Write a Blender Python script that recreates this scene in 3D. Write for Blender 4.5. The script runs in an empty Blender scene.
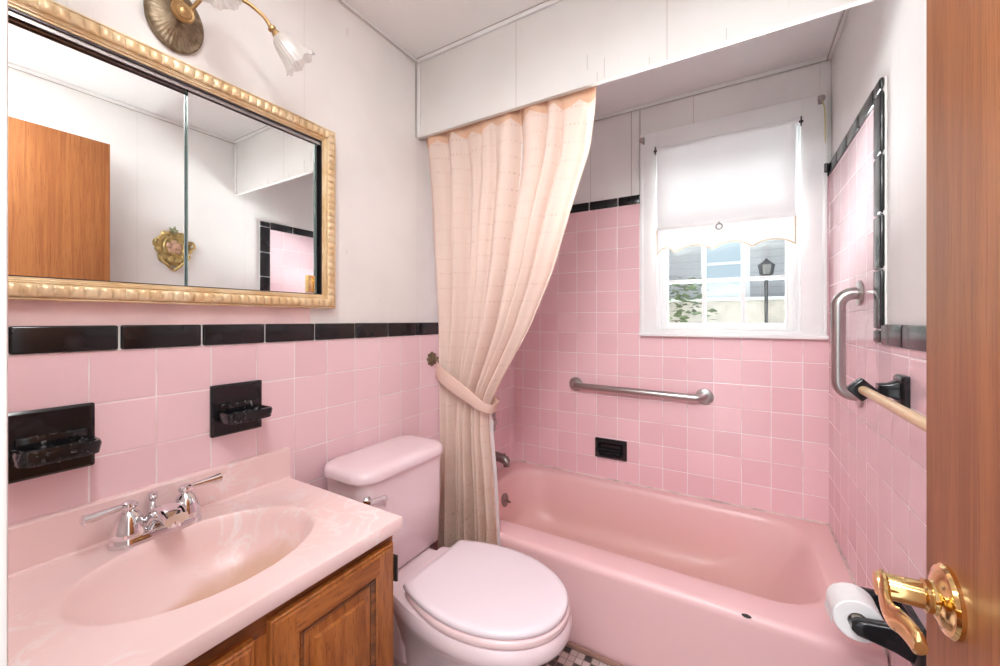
import bpy, bmesh, math, random
from mathutils import Vector, Matrix
random.seed(7)
sc = bpy.context.scene
COL = sc.collection
PI = math.pi

# ------------------------------------------------------------------ measures
P = 0.115                      # pitch of the pink tiles
CX = 10.35 * P                 # camera x (left wall is x = 0)
D = 18.92 * P                  # back wall y (camera is y = 0)
W = 13.32 * P                  # right wall x
H = 1.20                       # camera height
CEIL = 2.33
SOF = 1.302                    # front face of the board above the tub
SOFZ = 1.992
TUBF = 1.388                   # front of the tub
TUBZ = 0.325
NEAR = 0.045                   # inner face of the door wall

# ------------------------------------------------------------------ mesh helper
class MB:
    def __init__(self):
        self.bm = bmesh.new()
    def box(self, x0, x1, y0, y1, z0, z1, bev=0.0, seg=2):
        b = bmesh.new()
        vs = [b.verts.new((x, y, z)) for x in (x0, x1) for y in (y0, y1) for z in (z0, z1)]
        for f in ((0,1,3,2),(4,6,7,5),(0,4,5,1),(2,3,7,6),(0,2,6,4),(1,5,7,3)):
            b.faces.new([vs[i] for i in f])
        if bev > 0:
            bmesh.ops.bevel(b, geom=b.edges[:], offset=bev, segments=seg, profile=0.5, affect='EDGES')
        self._merge(b)
        return self
    def _merge(self, b, mat=None):
        if mat is not None:
            bmesh.ops.transform(b, matrix=mat, verts=b.verts[:])
        me = bpy.data.meshes.new('tmp'); b.to_mesh(me); b.free()
        self.bm.from_mesh(me); bpy.data.meshes.remove(me)
    def obox(self, c, sx, sy, sz, rot, bev=0.0, seg=2):
        m = MB().box(-sx/2, sx/2, -sy/2, sy/2, -sz/2, sz/2, bev, seg)
        self._merge(m.bm, Matrix.Translation(c) @ rot.to_4x4())
        return self
    def loft(self, rings, cap0=True, cap1=True, closed=True):
        bm = self.bm
        R = [[bm.verts.new(p) for p in r] for r in rings]
        n = len(rings[0])
        for a, b in zip(R, R[1:]):
            for i in range(n if closed else n - 1):
                j = (i + 1) % n
                try: bm.faces.new((a[i], a[j], b[j], b[i]))
                except ValueError: pass
        if cap0: bm.faces.new(list(reversed(R[0])))
        if cap1: bm.faces.new(R[-1])
        return self
    def tube(self, pts, r, seg=14, caps=True):
        pts = [Vector(p) for p in pts]
        rs = r if isinstance(r, (list, tuple)) else [r] * len(pts)
        t0 = (pts[1] - pts[0]).normalized()
        up = Vector((0, 0, 1)) if abs(t0.z) < 0.9 else Vector((1, 0, 0))
        nrm = t0.cross(up).normalized()
        rings = []
        for i, p in enumerate(pts):
            if i == 0: t = t0
            elif i == len(pts) - 1: t = (pts[i] - pts[i-1]).normalized()
            else: t = ((pts[i+1] - p).normalized() + (p - pts[i-1]).normalized()).normalized()
            nrm = (nrm - t * nrm.dot(t)).normalized()
            bn = t.cross(nrm)
            rings.append([p + (nrm * math.cos(2*PI*k/seg) + bn * math.sin(2*PI*k/seg)) * rs[i] for k in range(seg)])
        return self.loft(rings, caps, caps)
    def lathe(self, prof, origin, axis, seg=32, caps=True, sx=1.0, sy=1.0, mod=None):
        """prof = [(radius, distance along axis)...]"""
        axis = Vector(axis).normalized()
        q = Vector((0, 0, 1)).rotation_difference(axis)
        o = Vector(origin)
        rings = []
        for i, (r, h) in enumerate(prof):
            ring = []
            for k in range(seg):
                a = 2*PI*k/seg
                rr, hh = (r, h) if mod is None else mod(i, a, r, h)
                ring.append(o + q @ Vector((rr*sx*math.cos(a), rr*sy*math.sin(a), hh)))
            rings.append(ring)
        return self.loft(rings, caps, caps)
    def ball(self, c, r, seg=16):
        b = bmesh.new()
        rr = r if isinstance(r, (tuple, list)) else (r, r, r)
        bmesh.ops.create_uvsphere(b, u_segments=seg, v_segments=max(6, seg//2), radius=1.0)
        self._merge(b, Matrix.Translation(c) @ Matrix.Diagonal((rr[0], rr[1], rr[2], 1)))
        return self
    def grid(self, fn, nu, nv, uv=None):
        """fn(i/nu, j/nv) -> point"""
        bm = self.bm
        V = [[bm.verts.new(fn(i/nu, j/nv)) for j in range(nv+1)] for i in range(nu+1)]
        lay = bm.loops.layers.uv.verify() if uv else None
        for i in range(nu):
            for j in range(nv):
                f = bm.faces.new((V[i][j], V[i+1][j], V[i+1][j+1], V[i][j+1]))
                if uv:
                    for lp, (a, c) in zip(f.loops, ((i, j), (i+1, j), (i+1, j+1), (i, j+1))):
                        lp[lay].uv = uv(a/nu, c/nv)
        return self
    def build(self, name, m, parent=None, smooth=35, recalc=True):
        bm = self.bm
        if recalc: bmesh.ops.recalc_face_normals(bm, faces=bm.faces[:])
        me = bpy.data.meshes.new(name); bm.to_mesh(me); bm.free()
        if smooth:
            me.polygons.foreach_set('use_smooth', [True]*len(me.polygons))
            me.set_sharp_from_angle(angle=math.radians(smooth))
        me.materials.append(m)
        o = bpy.data.objects.new(name, me); COL.objects.link(o)
        if parent is not None:
            o.parent = parent
            if parent.type == 'EMPTY':
                o.location = -parent.location
        return o

def tag(o, label, cat, group=None):
    o['label'] = label; o['category'] = cat
    if group: o['group'] = group
    return o
def thing(name, label, cat, loc, group=None):
    o = bpy.data.objects.new(name, None); COL.objects.link(o)
    o.location = loc; o.empty_display_size = 0.05
    return tag(o, label, cat, group)
def struct(o):
    o['kind'] = 'structure'; return o

def rrect(x0, x1, y0, y1, r, n=8):
    """rounded rectangle, 4*(n+1) points, ccw from +x side"""
    pts = []
    for cx, cy, a0 in ((x1-r, y0+r, -PI/2), (x1-r, y1-r, 0), (x0+r, y1-r, PI/2), (x0+r, y0+r, PI)):
        for k in range(n+1):
            a = a0 + PI/2*k/n
            pts.append((cx + r*math.cos(a), cy + r*math.sin(a)))
    return pts
def dens(pts, m):
    """subdivide the edges of a closed 2d ring"""
    out = []
    n = len(pts)
    for i in range(n):
        a, b = pts[i], pts[(i+1) % n]
        for k in range(m):
            t = k/m
            out.append((a[0]*(1-t)+b[0]*t, a[1]*(1-t)+b[1]*t))
    return out
def lerp_tab(tab, z):
    tab = sorted(tab)
    if z <= tab[0][0]: return tab[0][1]
    for (a, va), (b, vb) in zip(tab, tab[1:]):
        if z <= b:
            t = (z-a)/(b-a)
            return va + (vb-va)*t
    return tab[-1][1]
def smooth_path(pts, n=8):
    """Catmull-Rom through points"""
    P_ = [Vector(p) for p in pts]
    P_ = [P_[0]*2-P_[1]] + P_ + [P_[-1]*2-P_[-2]]
    out = []
    for i in range(1, len(P_)-2):
        a, b, c, d = P_[i-1:i+3]
        for k in range(n):
            t = k/n
            out.append(0.5*((2*b)+(c-a)*t+(2*a-5*b+4*c-d)*t*t+(3*b-a-3*c+d)*t**3))
    out.append(P_[-2])
    return out

# ------------------------------------------------------------------ materials
def srgb(r, g, b):
    f = lambda c: (c/255/12.92) if c/255 <= 0.04045 else ((c/255+0.055)/1.055)**2.4
    return (f(r), f(g), f(b), 1)
class NT:
    def __init__(self, name):
        self.m = bpy.data.materials.new(name); self.m.use_nodes = True
        self.t = self.m.node_tree
        self.b = self.t.nodes['Principled BSDF']; self.out = self.t.nodes['Material Output']
    def n(self, typ, **kw):
        nd = self.t.nodes.new(typ)
        for k, v in kw.items(): setattr(nd, k, v)
        return nd
    def l(self, a, b): self.t.links.new(a, b)
    def val(self, sock, v):
        if hasattr(v, 'is_linked'): self.l(v, sock)
        else: sock.default_value = v
    def math(self, op, a, b=None, c=None, clamp=False):
        nd = self.n('ShaderNodeMath', operation=op, use_clamp=clamp)
        for i, v in enumerate((a, b, c)):
            if v is not None: self.val(nd.inputs[i], v)
        return nd.outputs[0]
    def mapr(self, v, a, b, c, d, smooth=True):
        nd = self.n('ShaderNodeMapRange', interpolation_type='SMOOTHSTEP' if smooth else 'LINEAR')
        self.val(nd.inputs[0], v)
        for i, q in enumerate((a, b, c, d)): nd.inputs[i+1].default_value = q
        return nd.outputs[0]
    def mix(self, fac, a, b):
        nd = self.n('ShaderNodeMix', data_type='RGBA')
        self.val(nd.inputs[0], fac)
        self.val([s for s in nd.inputs if s.name == 'A' and s.type == 'RGBA'][0], a)
        self.val([s for s in nd.inputs if s.name == 'B' and s.type == 'RGBA'][0], b)
        return [s for s in nd.outputs if s.type == 'RGBA'][0]
    def coord(self):
        return self.n('ShaderNodeTexCoord').outputs['Object']
    def sep(self):
        s = self.n('ShaderNodeSeparateXYZ'); self.l(self.coord(), s.inputs[0]); return s.outputs
    def noise(self, scale, detail=4, vec=None, rough=0.5, scl=None, dist=0.0):
        nd = self.n('ShaderNodeTexNoise')
        nd.inputs['Scale'].default_value = scale; nd.inputs['Detail'].default_value = detail
        nd.inputs['Roughness'].default_value = rough; nd.inputs['Distortion'].default_value = dist
        v = vec if vec is not None else self.coord()
        if scl:
            mp = self.n('ShaderNodeMapping'); mp.inputs['Scale'].default_value = scl
            self.l(v, mp.inputs[0]); v = mp.outputs[0]
        self.l(v, nd.inputs['Vector'])
        return nd.outputs['Fac']
    def bump(self, h, strength=0.3, dist=0.002):
        nd = self.n('ShaderNodeBump'); nd.inputs['Strength'].default_value = strength
        nd.inputs['Distance'].default_value = dist
        self.l(h, nd.inputs['Height']); self.l(nd.outputs[0], self.b.inputs['Normal'])
    def p(self, **kw):
        nm = dict(color='Base Color', rough='Roughness', metal='Metallic', spec='Specular IOR Level', coat='Coat Weight',
                  coatr='Coat Roughness', sheen='Sheen Weight', trans='Transmission Weight', sss='Subsurface Weight')
        for k, v in kw.items(): self.val(self.b.inputs[nm[k]], v)
        return self

def plain(name, col, rough=0.5, metal=0.0, coat=0.0, var=0.0, scale=30, bump=0.0, spec=0.5):
    k = NT(name)
    if var:
        nz = k.noise(scale, 5)
        c2 = tuple(max(0, c*(1-var)) for c in col[:3]) + (1,)
        k.p(color=k.mix(k.mapr(nz, 0.35, 0.7, 0, 1), col, c2))
        if bump: k.bump(nz, bump, 0.002)
    else:
        k.p(color=col)
    k.p(rough=rough, metal=metal, coat=coat, spec=spec)
    return k.m

def tile_mat(name, axis, offh, offz, col, grout):
    k = NT(name)
    s = k.sep()
    u = k.math('DIVIDE', k.math('SUBTRACT', s[axis], offh), P)
    v = k.math('DIVIDE', k.math('SUBTRACT', s['Z'], offz), P)
    fu = k.math('FRACT', u); fv = k.math('FRACT', v)
    du = k.math('MULTIPLY', k.math('ABSOLUTE', k.math('SUBTRACT', fu, 0.5)), 2.0)
    dv = k.math('MULTIPLY', k.math('ABSOLUTE', k.math('SUBTRACT', fv, 0.5)), 2.0)
    d = k.math('MAXIMUM', du, dv)
    g = k.mapr(d, 0.965, 0.982, 0, 1)
    cb = k.n('ShaderNodeCombineXYZ')
    k.l(k.math('FLOOR', u), cb.inputs[0]); k.l(k.math('FLOOR', v), cb.inputs[1])
    wn = k.n('ShaderNodeTexWhiteNoise', noise_dimensions='2D'); k.l(cb.outputs[0], wn.inputs['Vector'])
    c2 = (col[0]*0.93, col[1]*0.89, col[2]*0.90, 1)
    base = k.mix(wn.outputs['Value'], col, c2)
    nz = k.noise(9, 4)
    dirt = k.mix(k.mapr(nz, 0.45, 0.7, 0, 1), grout, (grout[0]*0.86, grout[1]*0.70, grout[2]*0.68, 1))
    k.p(color=k.mix(g, base, dirt), rough=k.mapr(g, 0, 1, 0.14, 0.6), spec=0.5)
    # pillowed tile edge, a slight tilt of every tile and a faint glaze ripple
    edge = k.mapr(d, 0.93, 0.985, 1, 0)
    tilt = k.math('MULTIPLY', k.math('SUBTRACT', wn.outputs['Value'], 0.5), k.math('SUBTRACT', fu, fv))
    rip = k.math('MULTIPLY', k.noise(14, 2), 0.5)
    hgt = k.math('ADD', edge, k.math('ADD', k.math('MULTIPLY', tilt, 0.9), rip))
    k.bump(hgt, 0.55, 0.0012)
    return k.m

PINK = (0.885, 0.65, 0.695, 1)
PINKB = (0.875, 0.58, 0.615, 1)
GROUT = (0.90, 0.82, 0.83, 1)
M = {}
M['tile_left'] = tile_mat('pink_tile_left', 'Y', 2.4325*P, H-0.5903*P, PINK, GROUT)
M['tile_back'] = tile_mat('pink_tile_back', 'X', 0.5423*P, H-0.6328*P, PINKB, GROUT)
M['tile_right'] = tile_mat('pink_tile_right', 'Y', 12.99*P, H-2.7491*P, PINK, GROUT)

def panel_mat(name, axis, off, period, col, amt=0.45):
    """white painted wall boards with thin joints"""
    k = NT(name); s = k.sep()
    u = k.math('DIVIDE', k.math('SUBTRACT', s[axis], off), period)
    d = k.math('ABSOLUTE', k.math('SUBTRACT', k.math('FRACT', k.math('ADD', u, 0.5)), 0.5))
    g = k.mapr(d, 0.0022/period*0.6, 0.0022/period*1.4, 1, 0)
    nz = k.noise(3.0, 6)
    c2 = tuple(c*0.94 for c in col[:3]) + (1,)
    base = k.mix(k.mapr(nz, 0.4, 0.7, 0, 1), col, c2)
    # small scuffs and peeled spots of paint
    sp = k.noise(26, 3, scl=(1, 1, 0.35))
    base = k.mix(k.mapr(sp, 0.70, 0.76, 0, 0.35), base, (col[0]*0.78, col[1]*0.72, col[2]*0.68, 1))
    k.p(color=k.mix(k.math('MULTIPLY', g, amt), base, (0.42, 0.36, 0.33, 1)), rough=0.45)
    k.bump(k.math('SUBTRACT', k.math('MULTIPLY', k.noise(60, 3), 0.15), k.math('MULTIPLY', g, amt)), 0.25, 0.002)
    return k.m
WHITE = (0.81, 0.785, 0.775, 1)
M['wall_left'] = panel_mat('white_panel_left', 'Y', 0.249, 0.529, WHITE, 0.12)
M['wall_right'] = panel_mat('white_panel_right', 'Y', 0.83, 0.529, WHITE, 0.12)
M['wall_x'] = panel_mat('white_panel_back', 'X', 0.485, 0.524, WHITE)
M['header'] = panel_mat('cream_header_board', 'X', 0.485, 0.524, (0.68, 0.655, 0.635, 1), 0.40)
M['ceiling'] = plain('ceiling_paint', (0.84, 0.825, 0.82, 1), 0.6, var=0.03, scale=4)
M['white_trim'] = plain('white_trim_paint', (0.80, 0.785, 0.775, 1), 0.35, var=0.04, scale=12)
M['window_paint'] = plain('white_window_paint', (0.86, 0.86, 0.86, 1), 0.3, var=0.03, scale=12)
M['grey_bead'] = plain('grey_joint_line', (0.45, 0.41, 0.39, 1), 0.6)
M['pink_plaster'] = plain('pink_plaster', (0.84, 0.63, 0.63, 1), 0.5, var=0.12, scale=9, bump=0.2)
k = NT('black_ceramic'); nz = k.noise(18, 5)
k.p(color=k.mix(k.mapr(nz, 0.55, 0.75, 0, 1), (0.012, 0.012, 0.014, 1), (0.026, 0.025, 0.028, 1)), rough=0.17)
k.bump(nz, 0.12, 0.002); M['black'] = k.m
# soap residue over black glaze (real dried soap film on the trays)
k = NT('black_ceramic_with_soap_film'); nz = k.noise(60, 6, dist=1.5)
s = k.sep()
m_ = k.mapr(nz, 0.54, 0.76, 0, 1)
k.p(color=k.mix(m_, (0.010, 0.010, 0.012, 1), (0.15, 0.155, 0.16, 1)), rough=k.mapr(m_, 0, 1, 0.14, 0.5)); M['black_soap'] = k.m
# tub enamel with a worn tan bottom
k = NT('pink_tub_enamel'); s = k.sep()
nz = k.noise(2.2, 3)
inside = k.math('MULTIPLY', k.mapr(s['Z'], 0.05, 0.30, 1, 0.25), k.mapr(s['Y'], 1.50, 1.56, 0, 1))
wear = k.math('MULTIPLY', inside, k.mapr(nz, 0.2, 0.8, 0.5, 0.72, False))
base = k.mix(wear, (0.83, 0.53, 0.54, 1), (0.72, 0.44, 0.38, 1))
k.p(color=base, rough=0.34); M['tub'] = k.m
M['chip'] = plain('dark_chip', (0.03, 0.02, 0.02, 1), 0.6)
M['toilet'] = plain('pale_pink_china', (0.83, 0.67, 0.71, 1), 0.12, coat=0.4)
M['seat'] = plain('pale_pink_plastic', (0.81, 0.70, 0.755, 1), 0.25)
M['seat_ring'] = plain('pale_pink_seat_ring', (0.81, 0.60, 0.615, 1), 0.25)
# cultured marble
def marble(name, tan):
    k = NT(name); s = k.sep()
    sw = k.noise(5.5, 5, dist=2.6, rough=0.55)
    band = k.math('ABSOLUTE', k.math('SUBTRACT', sw, 0.5))
    vein = k.mapr(band, 0.0, 0.050, 1, 0)
    big = k.mapr(k.noise(3.6, 3), 0.46, 0.58, 0, 1)
    c = k.mix(k.math('MULTIPLY', vein, k.math('MULTIPLY', big, 0.6)), (0.87, 0.66, 0.65, 1), (0.90, 0.86, 0.86, 1))
    blot = k.mapr(k.noise(4.0, 3, scl=(1, 1, 1)), 0.5, 0.66, 0, 0.35)
    c = k.mix(blot, c, (0.84, 0.57, 0.52, 1))
    if tan:
        dx = k.math('DIVIDE', k.math('SUBTRACT', s['X'], 0.265), 0.105)
        dy = k.math('DIVIDE', k.math('SUBTRACT', s['Y'], 0.44), 0.155)
        rr = k.math('ADD', k.math('MULTIPLY', dx, dx), k.math('MULTIPLY', dy, dy))
        rr = k.math('ADD', rr, k.math('MULTIPLY', k.math('SUBTRACT', k.noise(9, 3), 0.5), 1.0))
        st = k.math('MULTIPLY', k.mapr(rr, 0.35, 1.1, 1, 0), k.mapr(s['Z'], 0.66, 0.70, 1, 0))
        c = k.mix(k.math('MULTIPLY', st, 0.85), c, (0.66, 0.42, 0.29, 1))
    k.p(color=c, rough=0.30)
    return k.m
M['marble'] = marble('pink_cultured_marble', True)
# oak
def wood(name, ca, cb, cc, axis_scale, rough=0.35, coat=0.3, ring=7.0):
    k = NT(name)
    mp = k.n('ShaderNodeMapping'); mp.inputs['Scale'].default_value = axis_scale
    k.l(k.coord(), mp.inputs[0])
    n1 = k.noise(ring, 6, vec=mp.outputs[0], rough=0.6, dist=0.8)
    n2 = k.noise(ring*5.5, 4, vec=mp.outputs[0], rough=0.7)
    n3 = k.noise(2.0, 3)
    c = k.mix(k.mapr(n1, 0.35, 0.68, 0, 1), ca, cb)
    c = k.mix(k.mapr(n2, 0.50, 0.72, 0, 0.75), c, cc)
    c = k.mix(k.mapr(n3, 0.45, 0.75, 0, 0.35), c, cc)
    k.p(color=c, rough=rough, coat=coat, spec=0.35)
    k.bump(n2, 0.12, 0.001)
    return k.m
OA, OB, OC = (0.46, 0.155, 0.034, 1), (0.30, 0.085, 0.018, 1), (0.085, 0.025, 0.008, 1)
M['oak_v'] = wood('oak_upright_grain', OA, OB, OC, (6, 6, 0.6))
M['oak_h'] = wood('oak_level_grain', OA, OB, OC, (6, 0.6, 6))
M['oak_dark'] = wood('dark_oak_level_grain', OB, OC, (0.03, 0.012, 0.006, 1), (6, 0.6, 6))  # darker oak for the rails and the door grooves
M['door_wood'] = wood('lauan_door_veneer', (0.37, 0.138, 0.044, 1), (0.28, 0.093, 0.029, 1), (0.17, 0.046, 0.014, 1), (9, 9, 0.30), rough=0.45, coat=0.0, ring=6.0)
M['rod_wood'] = wood('pale_wood_rod', (0.72, 0.50, 0.29, 1), (0.62, 0.40, 0.20, 1), (0.50, 0.29, 0.14, 1), (6, 0.6, 6))
M['gold'] = plain('polished_brass', (0.90, 0.67, 0.31, 1), 0.12, 1.0)
M['gold_frame'] = None
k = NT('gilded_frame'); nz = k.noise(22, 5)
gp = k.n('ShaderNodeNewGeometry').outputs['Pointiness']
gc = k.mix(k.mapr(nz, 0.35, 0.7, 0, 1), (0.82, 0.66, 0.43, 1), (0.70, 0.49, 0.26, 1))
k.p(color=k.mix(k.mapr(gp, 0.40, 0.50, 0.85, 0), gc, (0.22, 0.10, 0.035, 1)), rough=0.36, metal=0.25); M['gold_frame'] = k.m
k = NT('antique_brass'); nz = k.noise(50, 4)
k.p(color=k.mix(k.mapr(nz, 0.35, 0.7, 0, 1), (0.27, 0.205, 0.135, 1), (0.14, 0.098, 0.055, 1)), rough=0.40, metal=0.6); M['antique'] = k.m
M['arm_brass'] = plain('warm_brass', (0.46, 0.29, 0.13, 1), 0.38, 0.8)
M['ornament'] = plain('gilt_plaster', (0.55, 0.40, 0.16, 1), 0.35, 0.5, var=0.5, scale=40)
M['ornament_rose'] = plain('rose_tinted_medallion', (0.60, 0.36, 0.25, 1), 0.45, 0.1, var=0.4, scale=50)
M['chrome'] = plain('chrome', (0.80, 0.80, 0.82, 1), 0.06, 1.0)
M['steel'] = plain('brushed_steel', (0.50, 0.47, 0.46, 1), 0.28, 1.0)
M['dull_metal'] = plain('dull_metal', (0.30, 0.26, 0.25, 1), 0.3, 1.0)
M['mirror'] = plain('mirror_silver', (0.93, 0.95, 0.94, 1), 0.0, 1.0)
M['dark_track'] = plain('dark_metal_track', (0.09, 0.08, 0.085, 1), 0.3, 0.8)
M['mirror_edge'] = plain('green_glass_edge', (0.12, 0.17, 0.165, 1), 0.2, 0.3)
M['paper'] = plain('white_tissue_paper', (0.86, 0.86, 0.87, 1), 0.9, var=0.03, scale=60)
M['card'] = plain('grey_cardboard', (0.55, 0.48, 0.42, 1), 0.9)
M['hinge'] = plain('dark_hinge', (0.05, 0.04, 0.035, 1), 0.4, 0.7)
M['cord'] = plain('yellowed_cord', (0.62, 0.58, 0.33, 1), 0.7)
M['braid'] = plain('beige_braid', (0.72, 0.56, 0.40, 1), 0.8)

def cloth(name, col, trans, tr_amt, dots=False, uvdots=None):
    k = NT(name)
    k.t.nodes.remove(k.b)
    dif = k.n('ShaderNodeBsdfDiffuse'); tr = k.n('ShaderNodeBsdfTranslucent'); mx = k.n('ShaderNodeMixShader')
    mx.inputs[0].default_value = tr_amt
    c = col; c_t = trans
    if dots:
        uv = k.n('ShaderNodeTexCoord').outputs['UV']
        s = k.n('ShaderNodeSeparateXYZ'); k.l(uv, s.inputs[0]); s = s.outputs
        # rows of small stitched marks: groups of three, rows 62 mm apart
        fv = k.math('ABSOLUTE', k.math('SUBTRACT', k.math('FRACT', k.math('DIVIDE', s[1], 0.062)), 0.5))
        fu = k.math('ABSOLUTE', k.math('SUBTRACT', k.math('FRACT', k.math('DIVIDE', s[0], 0.024)), 0.5))
        gu = k.math('ABSOLUTE', k.math('SUBTRACT', k.math('FRACT', k.math('DIVIDE', s[0], 0.096)), 0.5))
        dot = k.math('MULTIPLY', k.mapr(fv, 0.045, 0.075, 1, 0), k.mapr(fu, 0.14, 0.22, 1, 0))
        dot = k.math('MULTIPLY', dot, k.mapr(gu, 0.36, 0.38, 1, 0))
        line = k.math('MULTIPLY', k.mapr(fv, 0.02, 0.05, 1, 0), 0.05)
        m = k.math('MAXIMUM', k.math('MULTIPLY', dot, k.mapr(k.noise(7, 3), 0.35, 0.65, 0.05, 0.40)), line)
        mark = (0.52, 0.29, 0.19, 1)
        c = k.mix(m, col, mark); c_t = k.mix(m, trans, mark)
        # dirt and mildew spots low down; cloth also browner towards the bottom
        sp = k.noise(70, 3); low = k.mapr(s[1], 0.15, 0.75, 1, 0)
        st = k.math('MULTIPLY', k.mapr(sp, 0.60, 0.68, 0, 0.75), low)
        big = k.math('MULTIPLY', k.mapr(k.noise(6, 4), 0.3, 0.7, 0.2, 0.8), k.mapr(s[1], 0.25, 0.95, 0.8, 0))
        c = k.mix(big, c, (0.56, 0.39, 0.265, 1))
        c = k.mix(st, c, (0.30, 0.20, 0.10, 1)); 
    k.val(dif.inputs[0], c); k.val(tr.inputs[0], c_t)
    k.l(dif.outputs[0], mx.inputs[1]); k.l(tr.outputs[0], mx.inputs[2]); k.l(mx.outputs[0], k.out.inputs[0])
    return k.m
M['curtain'] = cloth('peach_curtain_cloth', (0.86, 0.72, 0.645, 1), (0.88, 0.68, 0.58, 1), 0.35, dots=True)
M['heading'] = cloth('apricot_curtain_heading', (0.82, 0.56, 0.40, 1), (0.80, 0.48, 0.30, 1), 0.3)
M['tie'] = cloth('peach_tieback_cloth', (0.74, 0.53, 0.45, 1), (0.74, 0.5, 0.4, 1), 0.1)
M['liner'] = cloth('white_liner', (0.80, 0.76, 0.76, 1), (0.8, 0.78, 0.78, 1), 0.35)
M['shade'] = cloth('white_shade_cloth', (0.86, 0.86, 0.87, 1), (0.92, 0.92, 0.93, 1), 0.08)
# thin window glass
k = NT('window_glass'); k.t.nodes.remove(k.b)
tp = k.n('ShaderNodeBsdfTransparent'); gl = k.n('ShaderNodeBsdfGlossy'); gl.inputs['Roughness'].default_value = 0.0
fr = k.n('ShaderNodeFresnel'); fr.inputs[0].default_value = 1.45; mx = k.n('ShaderNodeMixShader')
tp.inputs[0].default_value = (0.95, 0.97, 0.97, 1)
k.l(fr.outputs[0], mx.inputs[0]); k.l(tp.outputs[0], mx.inputs[1]); k.l(gl.outputs[0], mx.inputs[2]); k.l(mx.outputs[0], k.out.inputs[0])
M['glass'] = k.m
# ribbed lamp glass: milky, partly see-through
k = NT('frosted_ribbed_glass'); k.t.nodes.remove(k.b)
dif = k.n('ShaderNodeBsdfDiffuse'); dif.inputs[0].default_value = (0.80, 0.79, 0.77, 1)
tr = k.n('ShaderNodeBsdfTranslucent'); tr.inputs[0].default_value = (0.88, 0.87, 0.85, 1)
tp = k.n('ShaderNodeBsdfTransparent'); gl = k.n('ShaderNodeBsdfGlossy'); gl.inputs['Roughness'].default_value = 0.12
m1 = k.n('ShaderNodeMixShader'); m2 = k.n('ShaderNodeMixShader'); m3 = k.n('ShaderNodeMixShader')
m1.inputs[0].default_value = 0.5; m2.inputs[0].default_value = 0.22; m3.inputs[0].default_value = 0.12
k.l(dif.outputs[0], m1.inputs[1]); k.l(tr.outputs[0], m1.inputs[2])
k.l(m1.outputs[0], m2.inputs[1]); k.l(tp.outputs[0], m2.inputs[2])
k.l(m2.outputs[0], m3.inputs[1]); k.l(gl.outputs[0], m3.inputs[2]); k.l(m3.outputs[0], k.out.inputs[0])
M['lamp_glass'] = k.m
# mosaic floor: basket of pale, grey and dark little tiles
k = NT('mosaic_floor'); s = k.sep()
q = 0.026
u = k.math('DIVIDE', s['X'], q); v = k.math('DIVIDE', s['Y'], q)
du = k.math('ABSOLUTE', k.math('SUBTRACT', k.math('FRACT', u), 0.5)); dv = k.math('ABSOLUTE', k.math('SUBTRACT', k.math('FRACT', v), 0.5))
g = k.mapr(k.math('MAXIMUM', du, dv), 0.43, 0.46, 0, 1)
cb = k.n('ShaderNodeCombineXYZ'); k.l(k.math('FLOOR', u), cb.inputs[0]); k.l(k.math('FLOOR', v), cb.inputs[1])
wn = k.n('ShaderNodeTexWhiteNoise', noise_dimensions='2D'); k.l(cb.outputs[0], wn.inputs['Vector'])
c = k.mix(k.mapr(wn.outputs['Value'], 0.68, 0.70, 0, 1), (0.52, 0.40, 0.38, 1), (0.06, 0.05, 0.05, 1))
c = k.mix(k.mapr(wn.outputs['Value'], 0.30, 0.32, 1, 0), c, (0.62, 0.52, 0.50, 1))
k.p(color=k.mix(g, c, (0.24, 0.17, 0.15, 1)), rough=0.35); M['floor'] = k.m
# outdoors
k = NT('grey_lap_siding'); s = k.sep()
f = k.math('FRACT', k.math('DIVIDE', s['Z'], 0.14))
k.p(color=k.mix(k.mapr(f, 0.0, 0.12, 1, 0), (0.34, 0.34, 0.36, 1), (0.22, 0.22, 0.24, 1)), rough=0.6); k.bump(f, 0.4, 0.02); M['siding'] = k.m
M['out_white'] = plain('white_outdoor_paint', (0.62, 0.62, 0.63, 1), 0.5)
M['roof'] = plain('grey_shingles', (0.20, 0.19, 0.20, 1), 0.9, var=0.3, scale=20)
M['pale_pane'] = plain('pale_blue_pane', (0.33, 0.40, 0.46, 1), 0.1)
M['stone'] = plain('pale_stone_wall', (0.52, 0.46, 0.42, 1), 0.8, var=0.2, scale=8)
M['leaf'] = plain('shrub_leaf', (0.11, 0.15, 0.07, 1), 0.6, var=0.4, scale=12)
M['bark'] = plain('shrub_bark', (0.12, 0.08, 0.05, 1), 0.9)
M['lawn'] = plain('lawn', (0.20, 0.24, 0.11, 1), 0.9, var=0.3, scale=6)
M['post_black'] = plain('black_post', (0.03, 0.03, 0.035, 1), 0.4)

# ------------------------------------------------------------------ setting
T = 0.10
struct(MB().box(-T, W+T, -0.08, D+T, -0.08, 0.0).build('floor', M['floor'], smooth=0))
struct(MB().box(-T, W+T, -0.08, D+T, CEIL, CEIL+0.08).build('ceiling', M['ceiling'], smooth=0))
RY0, RY1, RZ0, RZ1 = 0.088, 0.838, 1.272, 1.802       # recess for the medicine cabinet
b = MB(); b.box(-T, -0.008, -0.08, RY0, 0, CEIL); b.box(-T, -0.008, RY1, D+T, 0, CEIL); b.box(-T, -0.008, RY0, RY1, 0, RZ0); b.box(-T, -0.008, RY0, RY1, RZ1, CEIL)
b.box(-T, -0.06, RY0, RY1, RZ0, RZ1)
wl = struct(b.build('wall_left', M['wall_left'], smooth=0))
wr = struct(MB().box(W+0.008, W+T, -0.08, D+T, 0, CEIL).build('wall_right', M['wall_right'], smooth=0))
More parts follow.
